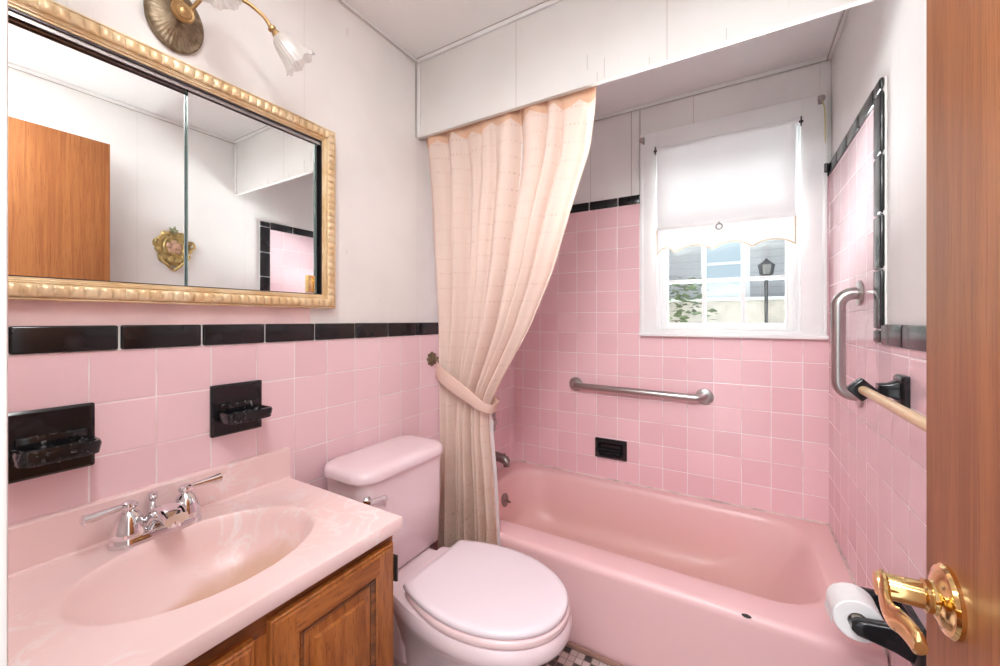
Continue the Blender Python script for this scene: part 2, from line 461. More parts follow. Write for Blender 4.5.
# back wall with the window opening
OX0, OX1, OZ0, OZ1 = 0.835, 1.437, 1.145, 2.085
b = MB()
b.box(-0.008, OX0, D+0.008, D+T, 0, CEIL); b.box(OX1, W+0.008, D+0.008, D+T, 0, CEIL)
b.box(OX0, OX1, D+0.008, D+T, 0, OZ0); b.box(OX0, OX1, D+0.008, D+T, OZ1, CEIL)
struct(b.build('wall_back', M['wall_x'], smooth=0))
# door wall with the doorway the camera stands in
DX0, DX1 = 0.787, 1.402
b = MB()
b.box(-0.008, DX0-0.02, -0.08, NEAR, 0, CEIL); b.box(DX1+0.022, W+0.008, -0.08, NEAR, 0, CEIL)
b.box(DX0-0.02, DX1+0.022, -0.08, NEAR, 2.09, CEIL)
struct(b.build('wall_front', M['wall_x'], smooth=0))
b = MB()
b.box(DX0-0.075, DX0, NEAR, NEAR+0.013, 0, 2.14, 0.003); b.box(DX0-0.02, DX0, -0.08, NEAR, 0, 2.07)
b.box(DX0-0.02, DX1+0.02, -0.08, NEAR, 2.07, 2.09); b.box(DX0, DX1+0.022, NEAR, NEAR+0.013, 2.07, 2.14, 0.003)
b.box(DX1+0.002, DX1+0.022, -0.08, NEAR-0.002, 0, 2.07)
struct(b.build('trim_1', M['window_paint']))                         # door casing

# tiled areas
BTOP, BBOT = 1.188, 1.132           # black band on left and right wall
UT, UB = 1.861, 1.813               # black band high in the tub alcove
struct(MB().box(-0.008, 0.0, NEAR, 1.47, 0, BBOT).box(-0.008, 0.0, 1.47, D, 0, UB).build('trim_2', M['tile_left'], smooth=0))
b = MB(); b.box(0, OX0-0.02, D, D+0.008, 0, UB); b.box(OX1+0.02, W, D, D+0.008, 0, UB); b.box(OX0-0.02, OX1+0.02, D, D+0.008, 0, OZ0-0.02)
struct(b.build('trim_3', M['tile_back'], smooth=0))
RV0, RV1 = 1.452, 1.516             # upright black strip on the right wall
struct(MB().box(W, W+0.008, RV1, D, 0, UB).box(W, W+0.008, NEAR, RV1, 0, BBOT).build('trim_4', M['tile_right'], smooth=0))
# black cap tiles (rounded), one run per band
def caps_y(b, xs, y0, y1, z0, z1, first, sign, pitch=0.16):
    y = first
    while y > y0: y -= pitch
    while y < y1:
        a, c = max(y+0.0022, y0), min(y+pitch-0.0022, y1)
        if c - a > 0.01:
            x0, x1 = sorted((xs, xs + sign*0.014))
            b.box(x0, x1, a, c, z0, z1, 0.0045, 3)
        y += pitch
b = MB(); caps_y(b, -0.008, NEAR, 1.462, BBOT+0.001, BTOP, 0.328-0.16, 1); 
struct(b.build('trim_5', M['black']))
struct(MB().box(-0.008, -0.001, NEAR, 1.47, BBOT, BTOP-0.004).build('trim_6', M['white_trim'], smooth=0))   # grout bed
b = MB(); caps_y(b, -0.008, 1.517, D-0.001, UB+0.001, UT, 1.517, 1)
z = BTOP
while z < UT:
    b.box(-0.008, 0.006, 1.466, 1.514, z+0.002, min(z+0.158, UT), 0.0045, 3); z += 0.16
struct(b.build('trim_7', M['black']))
b = MB()
for i in range(5):
    x0 = 0.02 + i*0.16 - 0.02
    b.box(x0+0.0022, min(x0+0.1578, 0.757), D-0.006, D+0.008, UB+0.001, UT, 0.0045, 3)
b.box(1.524, W, D-0.006, D+0.008, UB+0.001, UT, 0.002, 2)
struct(b.build('trim_8', M['black']))
struct(MB().box(0, 0.757, D+0.001, D+0.008, UB, UT-0.004).build('trim_9', M['white_trim'], smooth=0))
b = MB(); caps_y(b, W+0.008, RV1+0.002, D-0.008, UB+0.001, UT, RV1+0.002, -1)
for z0, z1 in ((1.135, 1.173), (1.173, 1.339), (1.339, 1.49), (1.49, 1.653), (1.653, 1.825), (1.825, UT)):
    b.box(W-0.006, W+0.008, RV0, RV1, z0+0.0022, z1-0.0022, 0.0045, 3)
caps_y(b, W+0.008, NEAR, RV0-0.002, BBOT+0.001, BTOP, RV0-0.002, -1)
struct(b.build('trim_10', M['black']))
b = MB(); b.box(W+0.001, W+0.008, RV0, D, UB, UT-0.004); b.box(W+0.001, W+0.008, RV0, RV1-0.002, BBOT, UB); b.box(W+0.001, W+0.008, NEAR, RV0, BBOT, BTOP-0.004)
struct(b.build('trim_11', M['white_trim'], smooth=0))
# pink plaster strip under the medicine cabinet
struct(MB().box(-0.008, -0.002, NEAR, 0.795, BTOP, 1.262).build('trim_12', M['pink_plaster'], smooth=0))

# board over the tub, hanging from the ceiling
struct(MB().box(-0.008, W+0.008, SOF, SOF+0.018, SOFZ, CEIL).build('wall_header', M['header'], smooth=0))
# ceiling and corner mouldings (a flat bead, its joint shadow drawn as thin grey tubes)
b = MB()
b.box(-0.008, 0.004, NEAR, SOF, CEIL-0.017, CEIL, 0.003); b.box(W-0.004, W+0.008, NEAR, SOF, CEIL-0.017, CEIL, 0.003)
b.box(0, W, SOF-0.010, SOF, CEIL-0.017, CEIL, 0.003); b.box(0, 0.016, SOF-0.008, SOF, SOFZ, CEIL-0.017, 0.003)
b.box(W-0.016, W, SOF-0.008, SOF, SOFZ, CEIL-0.017, 0.003)
b.box(0, W, D-0.006, D+0.008, CEIL-0.022, CEIL, 0.003); b.box(W-0.008, W+0.008, SOF+0.02, D, CEIL-0.022, CEIL, 0.003)
b.box(-0.008, 0.008, SOF+0.02, D, CEIL-0.022, CEIL, 0.003)
b.box(0.712, 0.752, D-0.002, D+0.008, UT, CEIL-0.022, 0.003); b.box(1.502, W+0.008, D-0.002, D+0.008, UT, CEIL-0.022, 0.003)
struct(b.build('trim_13', M['white_trim']))
b = MB()
for pts in (((0.004, NEAR, CEIL-0.018), (0.004, SOF, CEIL-0.018)), ((0.0, SOF-0.011, CEIL-0.001), (W, SOF-0.011, CEIL-0.001)),
            ((-0.004, SOF-0.009, SOFZ), (-0.004, SOF-0.009, CEIL-0.017)), ((0, D-0.007, CEIL-0.023), (W, D-0.007, CEIL-0.023)),
            ((W-0.009, SOF+0.02, CEIL-0.023), (W-0.009, D, CEIL-0.023)), ((0.754, D+0.004, UT), (0.754, D+0.004, CEIL-0.02)),
            ((0.710, D+0.004, UT), (0.710, D+0.004, CEIL-0.02)), ((W+0.004, NEAR, CEIL-0.018), (W+0.004, SOF, CEIL-0.018))):
    b.tube(pts, 0.0022, 6)
for x, z0, z1 in ((0.758, 2.045, 2.095), (0.816, 2.00, 2.065), (0.957, 1.996, 2.02), (1.166, 1.998, 2.03), (0.792, 1.996, 2.025)):
    b.tube([(x, SOF, z0), (x+0.001, SOF, z1)], 0.0011, 5)              # short cracks in the board's paint
struct(b.build('trim_14', M['grey_bead']))
# caulk between tub and tile
b = MB(); b.tube([(0.004, D-0.003, TUBZ+0.002), (W-0.003, D-0.003, TUBZ+0.002)], 0.004, 8); b.tube([(W-0.003, TUBF+0.02, TUBZ+0.002), (W-0.003, D-0.003, TUBZ+0.002)], 0.004, 8)
struct(b.build('trim_15', plain('white_caulk', (0.80, 0.66, 0.62, 1), 0.5, var=0.45, scale=14)))
# toe strip along the foot of the tub
struct(MB().box(0.0, W, TUBF-0.012, TUBF-0.002, 0.0, 0.018, 0.004).build('baseboard_tub', plain('brown_toe_strip', (0.34, 0.19, 0.15, 1), 0.5)))

# ------------------------------------------------------------------ window
win = bpy.data.objects.new('window_1', None); COL.objects.link(win); win.location = (1.14, D, 1.13); struct(win)
CY0 = D - 0.022
b = MB()
b.box(0.760, OX0+0.006, CY0, D+0.008, 1.13, 2.163, 0.004); b.box(OX1-0.006, 1.522, CY0, D+0.008, 1.13, 2.163, 0.004)
b.box(OX0, OX1, CY0+0.001, D+0.008, 2.078, 2.163, 0.004)
# raised back band on the casing
b.box(0.760, 0.775, CY0-0.006, CY0+0.004, 1.135, 2.163, 0.002); b.box(1.507, 1.522, CY0-0.006, CY0+0.004, 1.135, 2.163, 0.002)
b.build('casing', M['window_paint'], win)
MB().box(0.757, 1.526, D-0.036, D+0.05, 1.116, 1.134, 0.005).box(OX0, OX1, D-0.020, D+0.06, 1.134, 1.150, 0.002).build('sill', M['window_paint'], win)
b = MB()                                                              # jamb lining and stops
b.box(OX0-0.002, OX0+0.012, D-0.004, D+T, OZ0, OZ1+0.002); b.box(OX1-0.012, OX1+0.002, D-0.004, D+T, OZ0, OZ1+0.002)
b.box(OX0, OX1, D-0.004, D+T, OZ1-0.012, OZ1+0.002)
b.box(OX0+0.012, OX0+0.024, D+0.008, D+0.028, OZ0, OZ1-0.01, 0.002); b.box(OX1-0.024, OX1-0.012, D+0.008, D+0.028, OZ0, OZ1-0.01, 0.002)
b.build('jamb', M['window_paint'], win)
SX0, SX1 = OX0+0.012, OX1-0.012
def sash(y, z0, z1, nm):
    gx0, gx1, gz0, gz1 = SX0+0.040, SX1-0.040, z0+0.036, z1-0.034
    b = MB()
    b.box(SX0, gx0, y, y+0.028, z0, z1, 0.003); b.box(gx1, SX1, y, y+0.028, z0, z1, 0.003)
    b.box(gx0-0.001, gx1+0.001, y+0.001, y+0.028, z0, gz0, 0.003); b.box(gx0-0.001, gx1+0.001, y+0.001, y+0.028, gz1, z1, 0.003)
    fr = b.build('sash', M['window_paint'], win)
    b = MB()
    for i in (1, 2):
        x = gx0 + (gx1-gx0)*i/3
        b.box(x-0.0085, x+0.0085, y+0.004, y+0.024, gz0, gz1, 0.003)
    zc = (gz0+gz1)/2
    b.box(gx0, gx1, y+0.005, y+0.023, zc-0.0085, zc+0.0085, 0.003)
    b.build('muntin', M['window_paint'], fr)
    MB().box(gx0-0.002, gx1+0.002, y+0.012, y+0.015, gz0-0.002, gz1+0.002).build('pane', M['glass'], fr, smooth=0)
sash(D+0.032, 1.150, 1.640, 'lower'); sash(D+0.062, 1.606, 2.073, 'upper')

# roller shade inside the casing
rs = thing('roller_shade', 'white roller window shade with scalloped braid-trimmed valance, half drawn over the bathroom window', 'window shade', (1.133, D-0.02, 1.60))
SY = D - 0.028
MB().tube([(0.845, SY+0.002, 2.062), (1.424, SY+0.002, 2.062)], 0.015, 18).build('roller', M['shade'], rs)
for x in (0.8365, 1.4325):
    b = MB(); b.box(x-0.002, x+0.002, SY-0.013, CY0+0.002, 2.044, 2.080, 0.0008); b.tube([(x-0.008, SY+0.002, 2.062), (x+0.008, SY+0.002, 2.062)], 0.005, 10)
    b.build('bracket', M['hinge'], rs)
sx0, sx1 = 0.846, 1.412
MB().grid(lambda u, v: (sx0+(sx1-sx0)*u, SY-0.013+0.0012*math.sin(u*9), 2.062-(2.062-1.662)*v), 24, 20).build('shade_cloth', M['shade'], rs)
MB().box(sx0-0.003, sx1+0.003, SY-0.019, SY-0.009, 1.650, 1.668, 0.003).build('bottom_slat', M['window_paint'], rs)
CUSP = [0.0, 0.145, 0.44, 0.72, 1.0]
def val_z(u):
    for a, c in zip(CUSP, CUSP[1:]):
        if u <= c:
            t = (u-a)/(c-a)
            return 1.528 + 0.030*math.sin(PI*t)**0.8 + 0.006*math.sin(PI*u)
    return 1.528
NV = 80
vl = MB().grid(lambda u, v: (sx0+(sx1-sx0)*u, SY-0.015-0.003*math.sin(u*14)*v, 1.652+(val_z(u)-1.652)*v), NV, 8).build('valance', M['shade'], rs)
pth = [(sx0, SY-0.016, 1.650)] + [(sx0+(sx1-sx0)*i/NV, SY-0.0165-0.003*math.sin(i/NV*14), val_z(i/NV)) for i in range(NV+1)] + [(sx1, SY-0.016, 1.650)]
MB().tube(pth, 0.0035, 6).build('braid', M['braid'], vl)
b = MB(); rc = Vector((1.122, SY-0.026, 1.638))
b.tube([rc + Vector((0.013*math.sin(a), 0, 0.013*math.cos(a))) for a in [2*PI*i/24 for i in range(25)]], 0.0028, 8, caps=False)
b.box(rc.x-0.004, rc.x+0.004, SY-0.029, SY-0.017, 1.648, 1.660, 0.001)
b.build('pull_ring', M['dull_metal'], rs)

# old curtain-rod brackets on the casing corners and the cord
def rod_bracket(x, z, label):
    t = thing('rod_bracket', label, 'bracket', (x, CY0, z), 'old curtain rod brackets on the window casing')
    b = MB(); b.box(x-0.011, x+0.011, CY0-0.004, CY0, z-0.018, z+0.018, 0.001); b.build('plate', M['dull_metal'], t)
    b = MB(); b.lathe([(0.011, 0), (0.014, 0.006), (0.013, 0.018), (0.007, 0.025), (0.002, 0.026)], (x, CY0-0.003, z), (0, -1, 0), 18); b.build('cup', M['steel'], t)
rod_bracket(0.771, 2.128, 'small metal rod bracket on the upper left corner of the white window casing')
rod_bracket(1.502, 2.138, 'small metal rod bracket on the upper right corner of the white window casing')
cpts = smooth_path([(1.505, CY0-0.014, 2.128), (1.513, CY0-0.010, 2.08), (1.515, CY0-0.007, 1.98), (1.516, D-0.020, 1.90), (1.5185, D-0.020, 1.850)], 6)
tag(MB().tube(cpts, 0.0028, 8).build('hanging_cord', M['cord']), 'thin yellowed cord hanging down beside the window from the right-hand bracket', 'cord')
t = thing('cord_clip', 'small black clip at the tile corner where the yellowed cord ends', 'clip', (1.52, D-0.02, 1.84))
MB().box(1.511, 1.5255, D-0.032, D-0.012, 1.823, 1.862, 0.003).build('clip_body', M['post_black'], t)
MB().tube([(1.5175, D-0.0335, 1.856), (1.5175, D-0.0335, 1.830)], 0.002, 8).build('clip_spring', M['dull_metal'], t)

# ------------------------------------------------------------------ medicine cabinet
mc = thing('medicine_cabinet', 'gold ribbed-frame mirror cabinet with two sliding mirror doors above the sink', 'mirror cabinet', (0, 0.46, 1.237))
FY0, FY1, FZ0, FZ1 = NEAR+0.008, 0.872, 1.238, 1.836
FW = 0.046
prof = [(0.0, -0.006, 0), (0.0, 0.018, 0), (0.0015, 0.023, 0), (0.004, 0.023, 0), (0.005, 0.020, 0)]
for i in range(13):
    a = PI*i/12
    prof.append((0.0185-0.0130*math.cos(a), 0.020+0.0090*math.sin(a)**0.55, math.sin(a)**0.35 if 0 < i < 12 else 0))
prof += [(0.0325, 0.0195, 0), (0.035, 0.0215, 0), (0.037, 0.019, 0), (0.039, 0.0195, 0), (0.041, 0.015, 0), (0.044, 0.015, 0), (FW, 0.008, 0), (FW, -0.004, 0)]
def frame_side(b, a, c, along, inward, nrib):
    """a, c = outer corners (y,z)"""
    n = nrib*8
    L = math.dist(a, c)
    def fn(u, v):
        i = min(int(round(v*(len(prof)-1))), len(prof)-1)
        w, x, rib = prof[i]
        s = w + (L-2*w)*u
        ph = (s/L*nrib) % 1.0
        x2 = x - rib*0.0062*(1-abs(math.sin(PI*ph))**0.55)
        return (x2, a[0]+along[0]*s+inward[0]*w, a[1]+along[1]*s+inward[1]*w)
    b.grid(fn, n, len(prof)-1)
b = MB()
frame_side(b, (FY0, FZ1), (FY1, FZ1), (1, 0), (0, -1), 38)
frame_side(b, (FY0, FZ0), (FY1, FZ0), (1, 0), (0, 1), 38)
frame_side(b, (FY0, FZ0), (FY0, FZ1), (0, 1), (1, 0), 27)
frame_side(b, (FY1, FZ0), (FY1, FZ1), (0, 1), (-1, 0), 27)
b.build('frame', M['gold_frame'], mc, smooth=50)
iy0, iy1, iz0, iz1 = FY0+FW, FY1-FW, FZ0+FW, FZ1-FW
b = MB()                                                              # dark channel lining of the recess
XB = -0.058
b.box(XB, 0.012, iy0-0.004, iy1+0.004, iz1-0.003, iz1+0.003); b.box(XB, 0.012, iy0-0.004, iy1+0.004, iz0-0.003, iz0+0.001)
b.box(XB, 0.012, iy0-0.004, iy0+0.003, iz0, iz1); b.box(XB, 0.012, iy1-0.002, iy1+0.004, iz0, iz1)
b.box(XB, XB+0.004, iy0, iy1, iz0, iz1)
b.build('track', M['dark_track'], mc)
b = MB()
for x in (0.006, -0.008, -0.021): b.box(x-0.0012, x+0.0012, iy0, iy1-0.002, iz1-0.012, iz1-0.003)
b.build('track_rib', M['steel'], mc)
MB().box(-0.016, -0.0100, iy0+0.003, 0.470, iz0+0.002, iz1-0.005).build('mirror_door', M['mirror'], mc, smooth=0)
mr = MB().box(-0.006, 0.0005, 0.4585, iy1-0.020, iz0+0.002, iz1-0.005).build('mirror_door', M['mirror'], mc, smooth=0)
MB().box(-0.0062, 0.0007, 0.4576, 0.4583, iz0+0.002, iz1-0.005).build('glass_edge', M['mirror_edge'], mr, smooth=0)
MB().box(-0.0062, 0.0030, iy1-0.0198, iy1-0.012, iz0+0.002, iz1-0.005).build('glass_edge', M['mirror_edge'], mr, smooth=0)
b = MB(); fy, fz, fx = iy1-0.034, iz0+0.034, 0.0005
b.box(fx, fx+0.004, fy-0.012, fy+0.012, fz-0.030, fz+0.026, 0.001); b.box(fx+0.004, fx+0.008, fy-0.012, fy-0.008, fz-0.030, fz+0.026, 0.001)
b.box(fx+0.004, fx+0.008, fy+0.008, fy+0.012, fz-0.030, fz+0.026, 0.001); b.box(fx+0.004, fx+0.008, fy-0.008, fy+0.008, fz+0.020, fz+0.026, 0.001)
b.build('finger_pull', M['gold'], mr)

# ------------------------------------------------------------------ wall sconce
ws = thing('wall_sconce', 'antique brass three-arm wall light with ribbed tulip glass shades above the mirror', 'wall light', (0, 0.432, 1.94))
pc = Vector((-0.006, 0.432, 1.942))
def plate_mod(i, a, r, h):
    if 2 <= i <= 5: return r, h + 0.0005*math.cos(36*a)
    return r, h
MB().lathe([(0.060, 0), (0.061, 0.006), (0.058, 0.009), (0.052, 0.008), (0.040, 0.012), (0.028, 0.018), (0.018, 0.024), (0.013, 0.030), (0.001, 0.031)], pc, (1, 0, 0), 112, sx=1.28, mod=plate_mod).build('backplate', M['antique'], ws)
MB().lathe([(0.010, 0.0), (0.012, 0.012), (0.0235, 0.016), (0.0245, 0.022), (0.022, 0.026), (0.018, 0.025), (0.015, 0.029), (0.010, 0.029), (0.006, 0.032), (0.001, 0.0325)], pc+Vector((0.026, 0, 0.002)), (1, 0, 0), 28).build('knob', M['arm_brass'], ws)
def sconce_arm(path, ax):
    pts = smooth_path(path, 8)
    arm = MB().tube(pts, 0.0048, 12)
    e = Vector(path[-1]); ax = Vector(ax).normalized()
    arm.lathe([(0.005, -0.006), (0.010, -0.002), (0.0105, 0.003), (0.007, 0.006), (0.009, 0.010), (0.0125, 0.020), (0.0125, 0.026), (0.001, 0.027)], e, ax, 20)
    arm.build('arm', M['arm_brass'], ws)
    pr_ = [(0.013, 0.018), (0.021, 0.026), (0.0265, 0.038), (0.0305, 0.054), (0.0345, 0.072), (0.041, 0.088), (0.048, 0.095)]
    def flute(i, a, r, h):
        t = i/(len(pr_)-1)
        return r*(1+0.030*math.cos(22*a)*(0.5+0.5*t)), h + (0.0035*math.cos(8*a))*t*t
    MB().lathe(pr_, e, ax, 112, caps=False, mod=flute).build('glass_shade', M['lamp_glass'], ws, smooth=80)
sconce_arm([(0.03, 0.445, 1.952), (0.075, 0.475, 2.005), (0.115, 0.525, 2.010), (0.138, 0.566, 1.988), (0.147, 0.586, 1.962)], (0.22, 0.62, -0.62))
sconce_arm([(0.03, 0.432, 1.965), (0.075, 0.432, 2.065), (0.115, 0.440, 2.095), (0.150, 0.445, 2.075), (0.160, 0.447, 2.042)], (0.12, 0.02, -1))
sconce_arm([(0.03, 0.419, 1.952), (0.075, 0.389, 2.005), (0.115, 0.339, 2.010), (0.138, 0.298, 1.988), (0.147, 0.278, 1.962)], (0.22, -0.62, -0.62))

# ------------------------------------------------------------------ ceramic soap dishes on the left wall
def soap_dish(y0, y1, z0, z1, label, film):
    t = thing('soap_dish', label, 'soap dish', (0, (y0+y1)/2, z0), 'black ceramic wall fittings over the sink')
    b = MB(); b.loft([[(x, y, z) for y, z in rrect(y0+i, y1-i, z0+i, z1-i, 0.004, 3)] for i, x in ((0, 0.0005), (0, 0.007), (0.005, 0.011), (0.009, 0.010))])
    b.build('backplate', M['black'], t)
    zc = z0 + 0.42*(z1-z0); a, c = y0+0.010, y1-0.004
    outer = lambda i, z: [(x, y, z) for x, y in rrect(0.006, 0.080-i, a+i, c-i, 0.014, 5)]
    inner = lambda i, z: [(x, y, z) for x, y in rrect(0.014+i, 0.071-i, a+0.009+i, c-0.009-i, 0.010, 5)]
    b = MB(); b.loft([outer(0.012, zc-0.020), outer(0.003, zc-0.016), outer(0, zc+0.004), outer(0.002, zc+0.010), inner(-0.002, zc+0.010), inner(0.0, zc+0.006), inner(0.004, zc-0.004)])
    b.box(0.008, 0.016, a+0.008, c-0.008, zc-0.008, zc+0.028, 0.004)
    for i in range(3): b.box(0.024+0.011*i, 0.028+0.011*i, a+0.016, c-0.016, zc-0.005, zc+0.002, 0.0015)
    b.build('tray', M['black_soap'] if film else M['black'], t)
soap_dish(0.158, 0.287, 0.889, 1.023, 'black ceramic soap dish by the door casing, left of the faucet, streaked with dried soap', True)
soap_dish(0.506, 0.636, 0.889, 1.026, 'black ceramic soap dish on pink tile above the right end of the sink counter', True)

# ------------------------------------------------------------------ vanity cabinet and top
CZ = 0.718
vc = thing('vanity_cabinet', 'worn orange-brown oak sink cabinet with raised-panel doors under the pink counter', 'cabinet', (0.24, 0.38, 0))
b = MB(); b.box(0.004, 0.452, NEAR+0.006, 0.072, 0.09, 0.685); b.box(0.004, 0.452, 0.682, 0.700, 0.09, 0.685)
b.box(0.004, 0.452, 0.072, 0.682, 0.09, 0.11); b.box(0.004, 0.012, 0.072, 0.682, 0.11, 0.52); b.box(0.004, 0.40, NEAR+0.006, 0.700, 0.0, 0.09)
b.build('carcass', M['oak_v'], vc, smooth=0)
FXa, FXb = 0.452, 0.468
MB().box(FXa, FXb, NEAR+0.006, 0.700, 0.640, 0.6855, 0.001).build('top_rail', M['oak_dark'], vc)
MB().box(FXa, FXb, NEAR+0.006, 0.700, 0.09, 0.125, 0.001).build('bottom_rail', M['oak_dark'], vc)
for y0, y1 in ((NEAR+0.006, 0.085), (0.355, 0.415), (0.672, 0.700)): MB().box(FXa, FXb+0.0005, y0, y1, 0.125, 0.640, 0.001).build('stile', M['oak_v'], vc)
def cab_door(y0, y1, z0, z1):
    rings = []
    for i, x in ((0, FXb+0.0006), (0, 0.480), (0.003, 0.4835), (0.006, 0.4805), (0.010, 0.485)):
        rings.append([(x, y, z) for y, z in ((y0+i, z0+i), (y1-i, z0+i), (y1-i, z1-i), (y0+i, z1-i))])
    b = MB(); b.loft(rings, True, False)
    for i, x in ((0.052, 0.485), (0.056, 0.481), (0.060, 0.4815), (0.064, 0.4745)):
        rings.append([(x, y, z) for y, z in ((y0+i, z0+i), (y1-i, z0+i), (y1-i, z1-i), (y0+i, z1-i))])
    b = MB(); b.loft(rings, True, True)
    d = b.build('door', M['oak_v'], vc, smooth=20)
    rings = [[(x, y, z) for y, z in ((y0+i, z0+i), (y1-i, z0+i), (y1-i, z1-i), (y0+i, z1-i))] for i, x in ((0.064, 0.474), (0.068, 0.4770), (0.086, 0.4790), (0.089, 0.4845), (0.092, 0.4850))]
    MB().loft(rings).build('raised_panel', M['oak_v'], d, smooth=20)
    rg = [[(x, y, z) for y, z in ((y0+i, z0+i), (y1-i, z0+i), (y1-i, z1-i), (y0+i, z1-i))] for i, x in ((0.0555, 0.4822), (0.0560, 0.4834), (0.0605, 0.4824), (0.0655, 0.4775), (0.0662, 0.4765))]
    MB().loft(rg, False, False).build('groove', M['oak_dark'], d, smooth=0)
    MB().box(0.4849, 0.4856, y0+0.046, y1-0.046, z1-0.050, z1-0.011).build('rail', M['oak_h'], d, smooth=0)
    return d
d1 = cab_door(0.396, 0.690, 0.10, 0.664)
for z in (0.60, 0.17):
    b = MB(); b.box(0.468, 0.483, 0.6905, 0.699, z-0.030, z+0.030, 0.001); b.tube([(0.485, 0.695, z-0.030), (0.485, 0.695, z+0.030)], 0.004, 10)
    b.build('hinge', M['hinge'], d1)
d2 = cab_door(0.080, 0.370, 0.10, 0.650)

vt = thing('sink_counter', 'pink swirled marble sink counter with built-in oval basin', 'sink counter', (0.24, 0.38, 0.68))
X1c, Y0c, Y1c = 0.487, NEAR+0.004, 0.716
bx, by, ba, bb = 0.254, 0.398, 0.161, 0.211       # basin ellipse
outer0 = dens(rrect(0.0, X1c, Y0c, Y1c, 0.004, 2), 8)
def ell(k, ox=0.0, oy=0.0):
    out = []
    for x, y in outer0:
        a = math.atan2((y-by)/bb, (x-bx)/ba)
        out.append((bx+ox+ba*k*math.cos(a), by+oy+bb*k*math.sin(a)))
    return out
def ins(i):
    return [(min(max(x, 0.0+0*i), X1c-i), min(max(y, Y0c), Y1c-i)) for x, y in outer0]
Z = lambda r, z: [(x, y, z) for x, y in r]
rings = [Z(ins(0.012), CZ-0.032), Z(ins(0.002), CZ-0.032), Z(ins(0), CZ-0.028), Z(ins(0), CZ-0.006), Z(ins(0.002), CZ-0.001), Z(ins(0.006), CZ+0.0005), Z(ins(0.014), CZ),
         Z(ell(1.06), CZ), Z(ell(1.03), CZ+0.0025), Z(ell(1.0), CZ+0.002), Z(ell(0.975), CZ-0.003), Z(ell(0.94), CZ-0.020)]
for k_, dz in ((0.90, 0.040), (0.83, 0.065), (0.72, 0.090), (0.56, 0.110), (0.38, 0.122), (0.20, 0.128), (0.10, 0.130)):
    rings.append(Z(ell(k_, 0.004*(1-k_)), CZ-dz))
MB().loft(rings, False, True).build('top', M['marble'], vt, smooth=40)
b = MB(); b.loft([[(x, y, z) for y, z in ((NEAR+0.004, CZ-0.004), (Y1c-0.002, CZ-0.004), (Y1c-0.002, CZ+0.092-i), (NEAR+0.004, CZ+0.092-i))] for x, i in ((0.0005, 0), (0.015, 0), (0.019, 0.004))])
b.tube([(0.020, NEAR+0.006, CZ), (0.020, Y1c-0.003, CZ)], 0.005, 10)
b.build('backsplash', M['marble'], vt, smooth=40)
MB().lathe([(0.020, -0.001), (0.021, 0.002), (0.015, 0.003), (0.013, 0.0), (0.001, 0.0)], (bx+0.003, by, CZ-0.130), (0, 0, 1), 24).build('drain', M['chrome'], vt)
for x, y in ((0.352, 0.372), (0.353, 0.388)): MB().ball((x, y, CZ-0.062), (0.004, 0.004, 0.003), 10).build('overflow_hole', M['gold'], vt)

# faucet
fa = thing('faucet', 'chrome two-handle bathroom faucet on the pink sink counter', 'faucet', (0.060, 0.378, CZ))
b = MB()
def slab(i): return rrect(0.030+i, 0.096-i, 0.293+i, 0.460-i, 0.0325-i, 8)
b.loft([Z(slab(0), CZ+0.001), Z(slab(0.001), CZ+0.014), Z(slab(0.004), CZ+0.020), Z(slab(0.010), CZ+0.022)])
b.build('base', M['chrome'], fa)
def bell(y, ydir, dy):
    b = MB(); b.lathe([(0.0285, 0.019), (0.0300, 0.023), (0.0285, 0.030), (0.0270, 0.040), (0.0235, 0.054), (0.017, 0.066), (0.011, 0.072), (0.0105, 0.075), (0.0145, 0.078), (0.0155, 0.083), (0.0135, 0.088), (0.007, 0.092), (0.001, 0.0925)], (0.067, y, CZ), (0, 0, 1), 32)
    hb = b.build('handle', M['chrome'], fa)
    z = CZ + 0.0835
    p = smooth_path([(0.067, y, z), (0.068, y+ydir*0.018, z), (0.070, y+ydir*0.040, z-0.001+dy*0.4), (0.072, y+ydir*0.060, z-0.002+dy*0.8), (0.073, y+ydir*0.074, z-0.002+dy)], 5)
    n = len(p)
    rad = [0.0065+0.0065*max(0, (i/(n-1)-0.2)) for i in range(n)]; rad[-1] *= 0.6
    MB().tube(p, rad, 14).build('lever', M['chrome'], hb)
bell(0.325, -1, 0.000); bell(0.428, 1, 0.004)
sp = smooth_path([(0.056, 0.376, CZ+0.016), (0.076, 0.376, CZ+0.040), (0.104, 0.376, CZ+0.058), (0.134, 0.376, CZ+0.062), (0.160, 0.376, CZ+0.054)], 6)
n = len(sp)
rings = []
for i, p_ in enumerate(sp):
    t = i/(n-1); tg = (sp[min(i+1, n-1)]-sp[max(i-1, 0)]).normalized(); up = Vector((0, 1, 0)).cross(tg)*-1
    w, hh = 0.031-0.010*t, 0.020-0.006*t
    rings.append([p_ + Vector((0, 1, 0))*(w*math.copysign(abs(math.cos(a))**0.7, math.cos(a))) + up*(hh*math.copysign(abs(math.sin(a))**0.7, math.sin(a))) for a in [2*PI*q_/20 for q_ in range(20)]])
b = MB(); b.loft(rings); b.tube([(0.146, 0.376, CZ+0.052), (0.148, 0.376, CZ+0.036)], 0.012, 16)
b.build('spout', M['chrome'], fa)
MB().lathe([(0.013, 0.018), (0.015, 0.026), (0.011, 0.036), (0.0075, 0.052), (0.0060, 0.066), (0.0095, 0.071), (0.0115, 0.078), (0.0095, 0.086), (0.001, 0.089)], (0.040, 0.374, CZ), (0, 0, 1), 20).build('lift_rod', M['chrome'], fa)

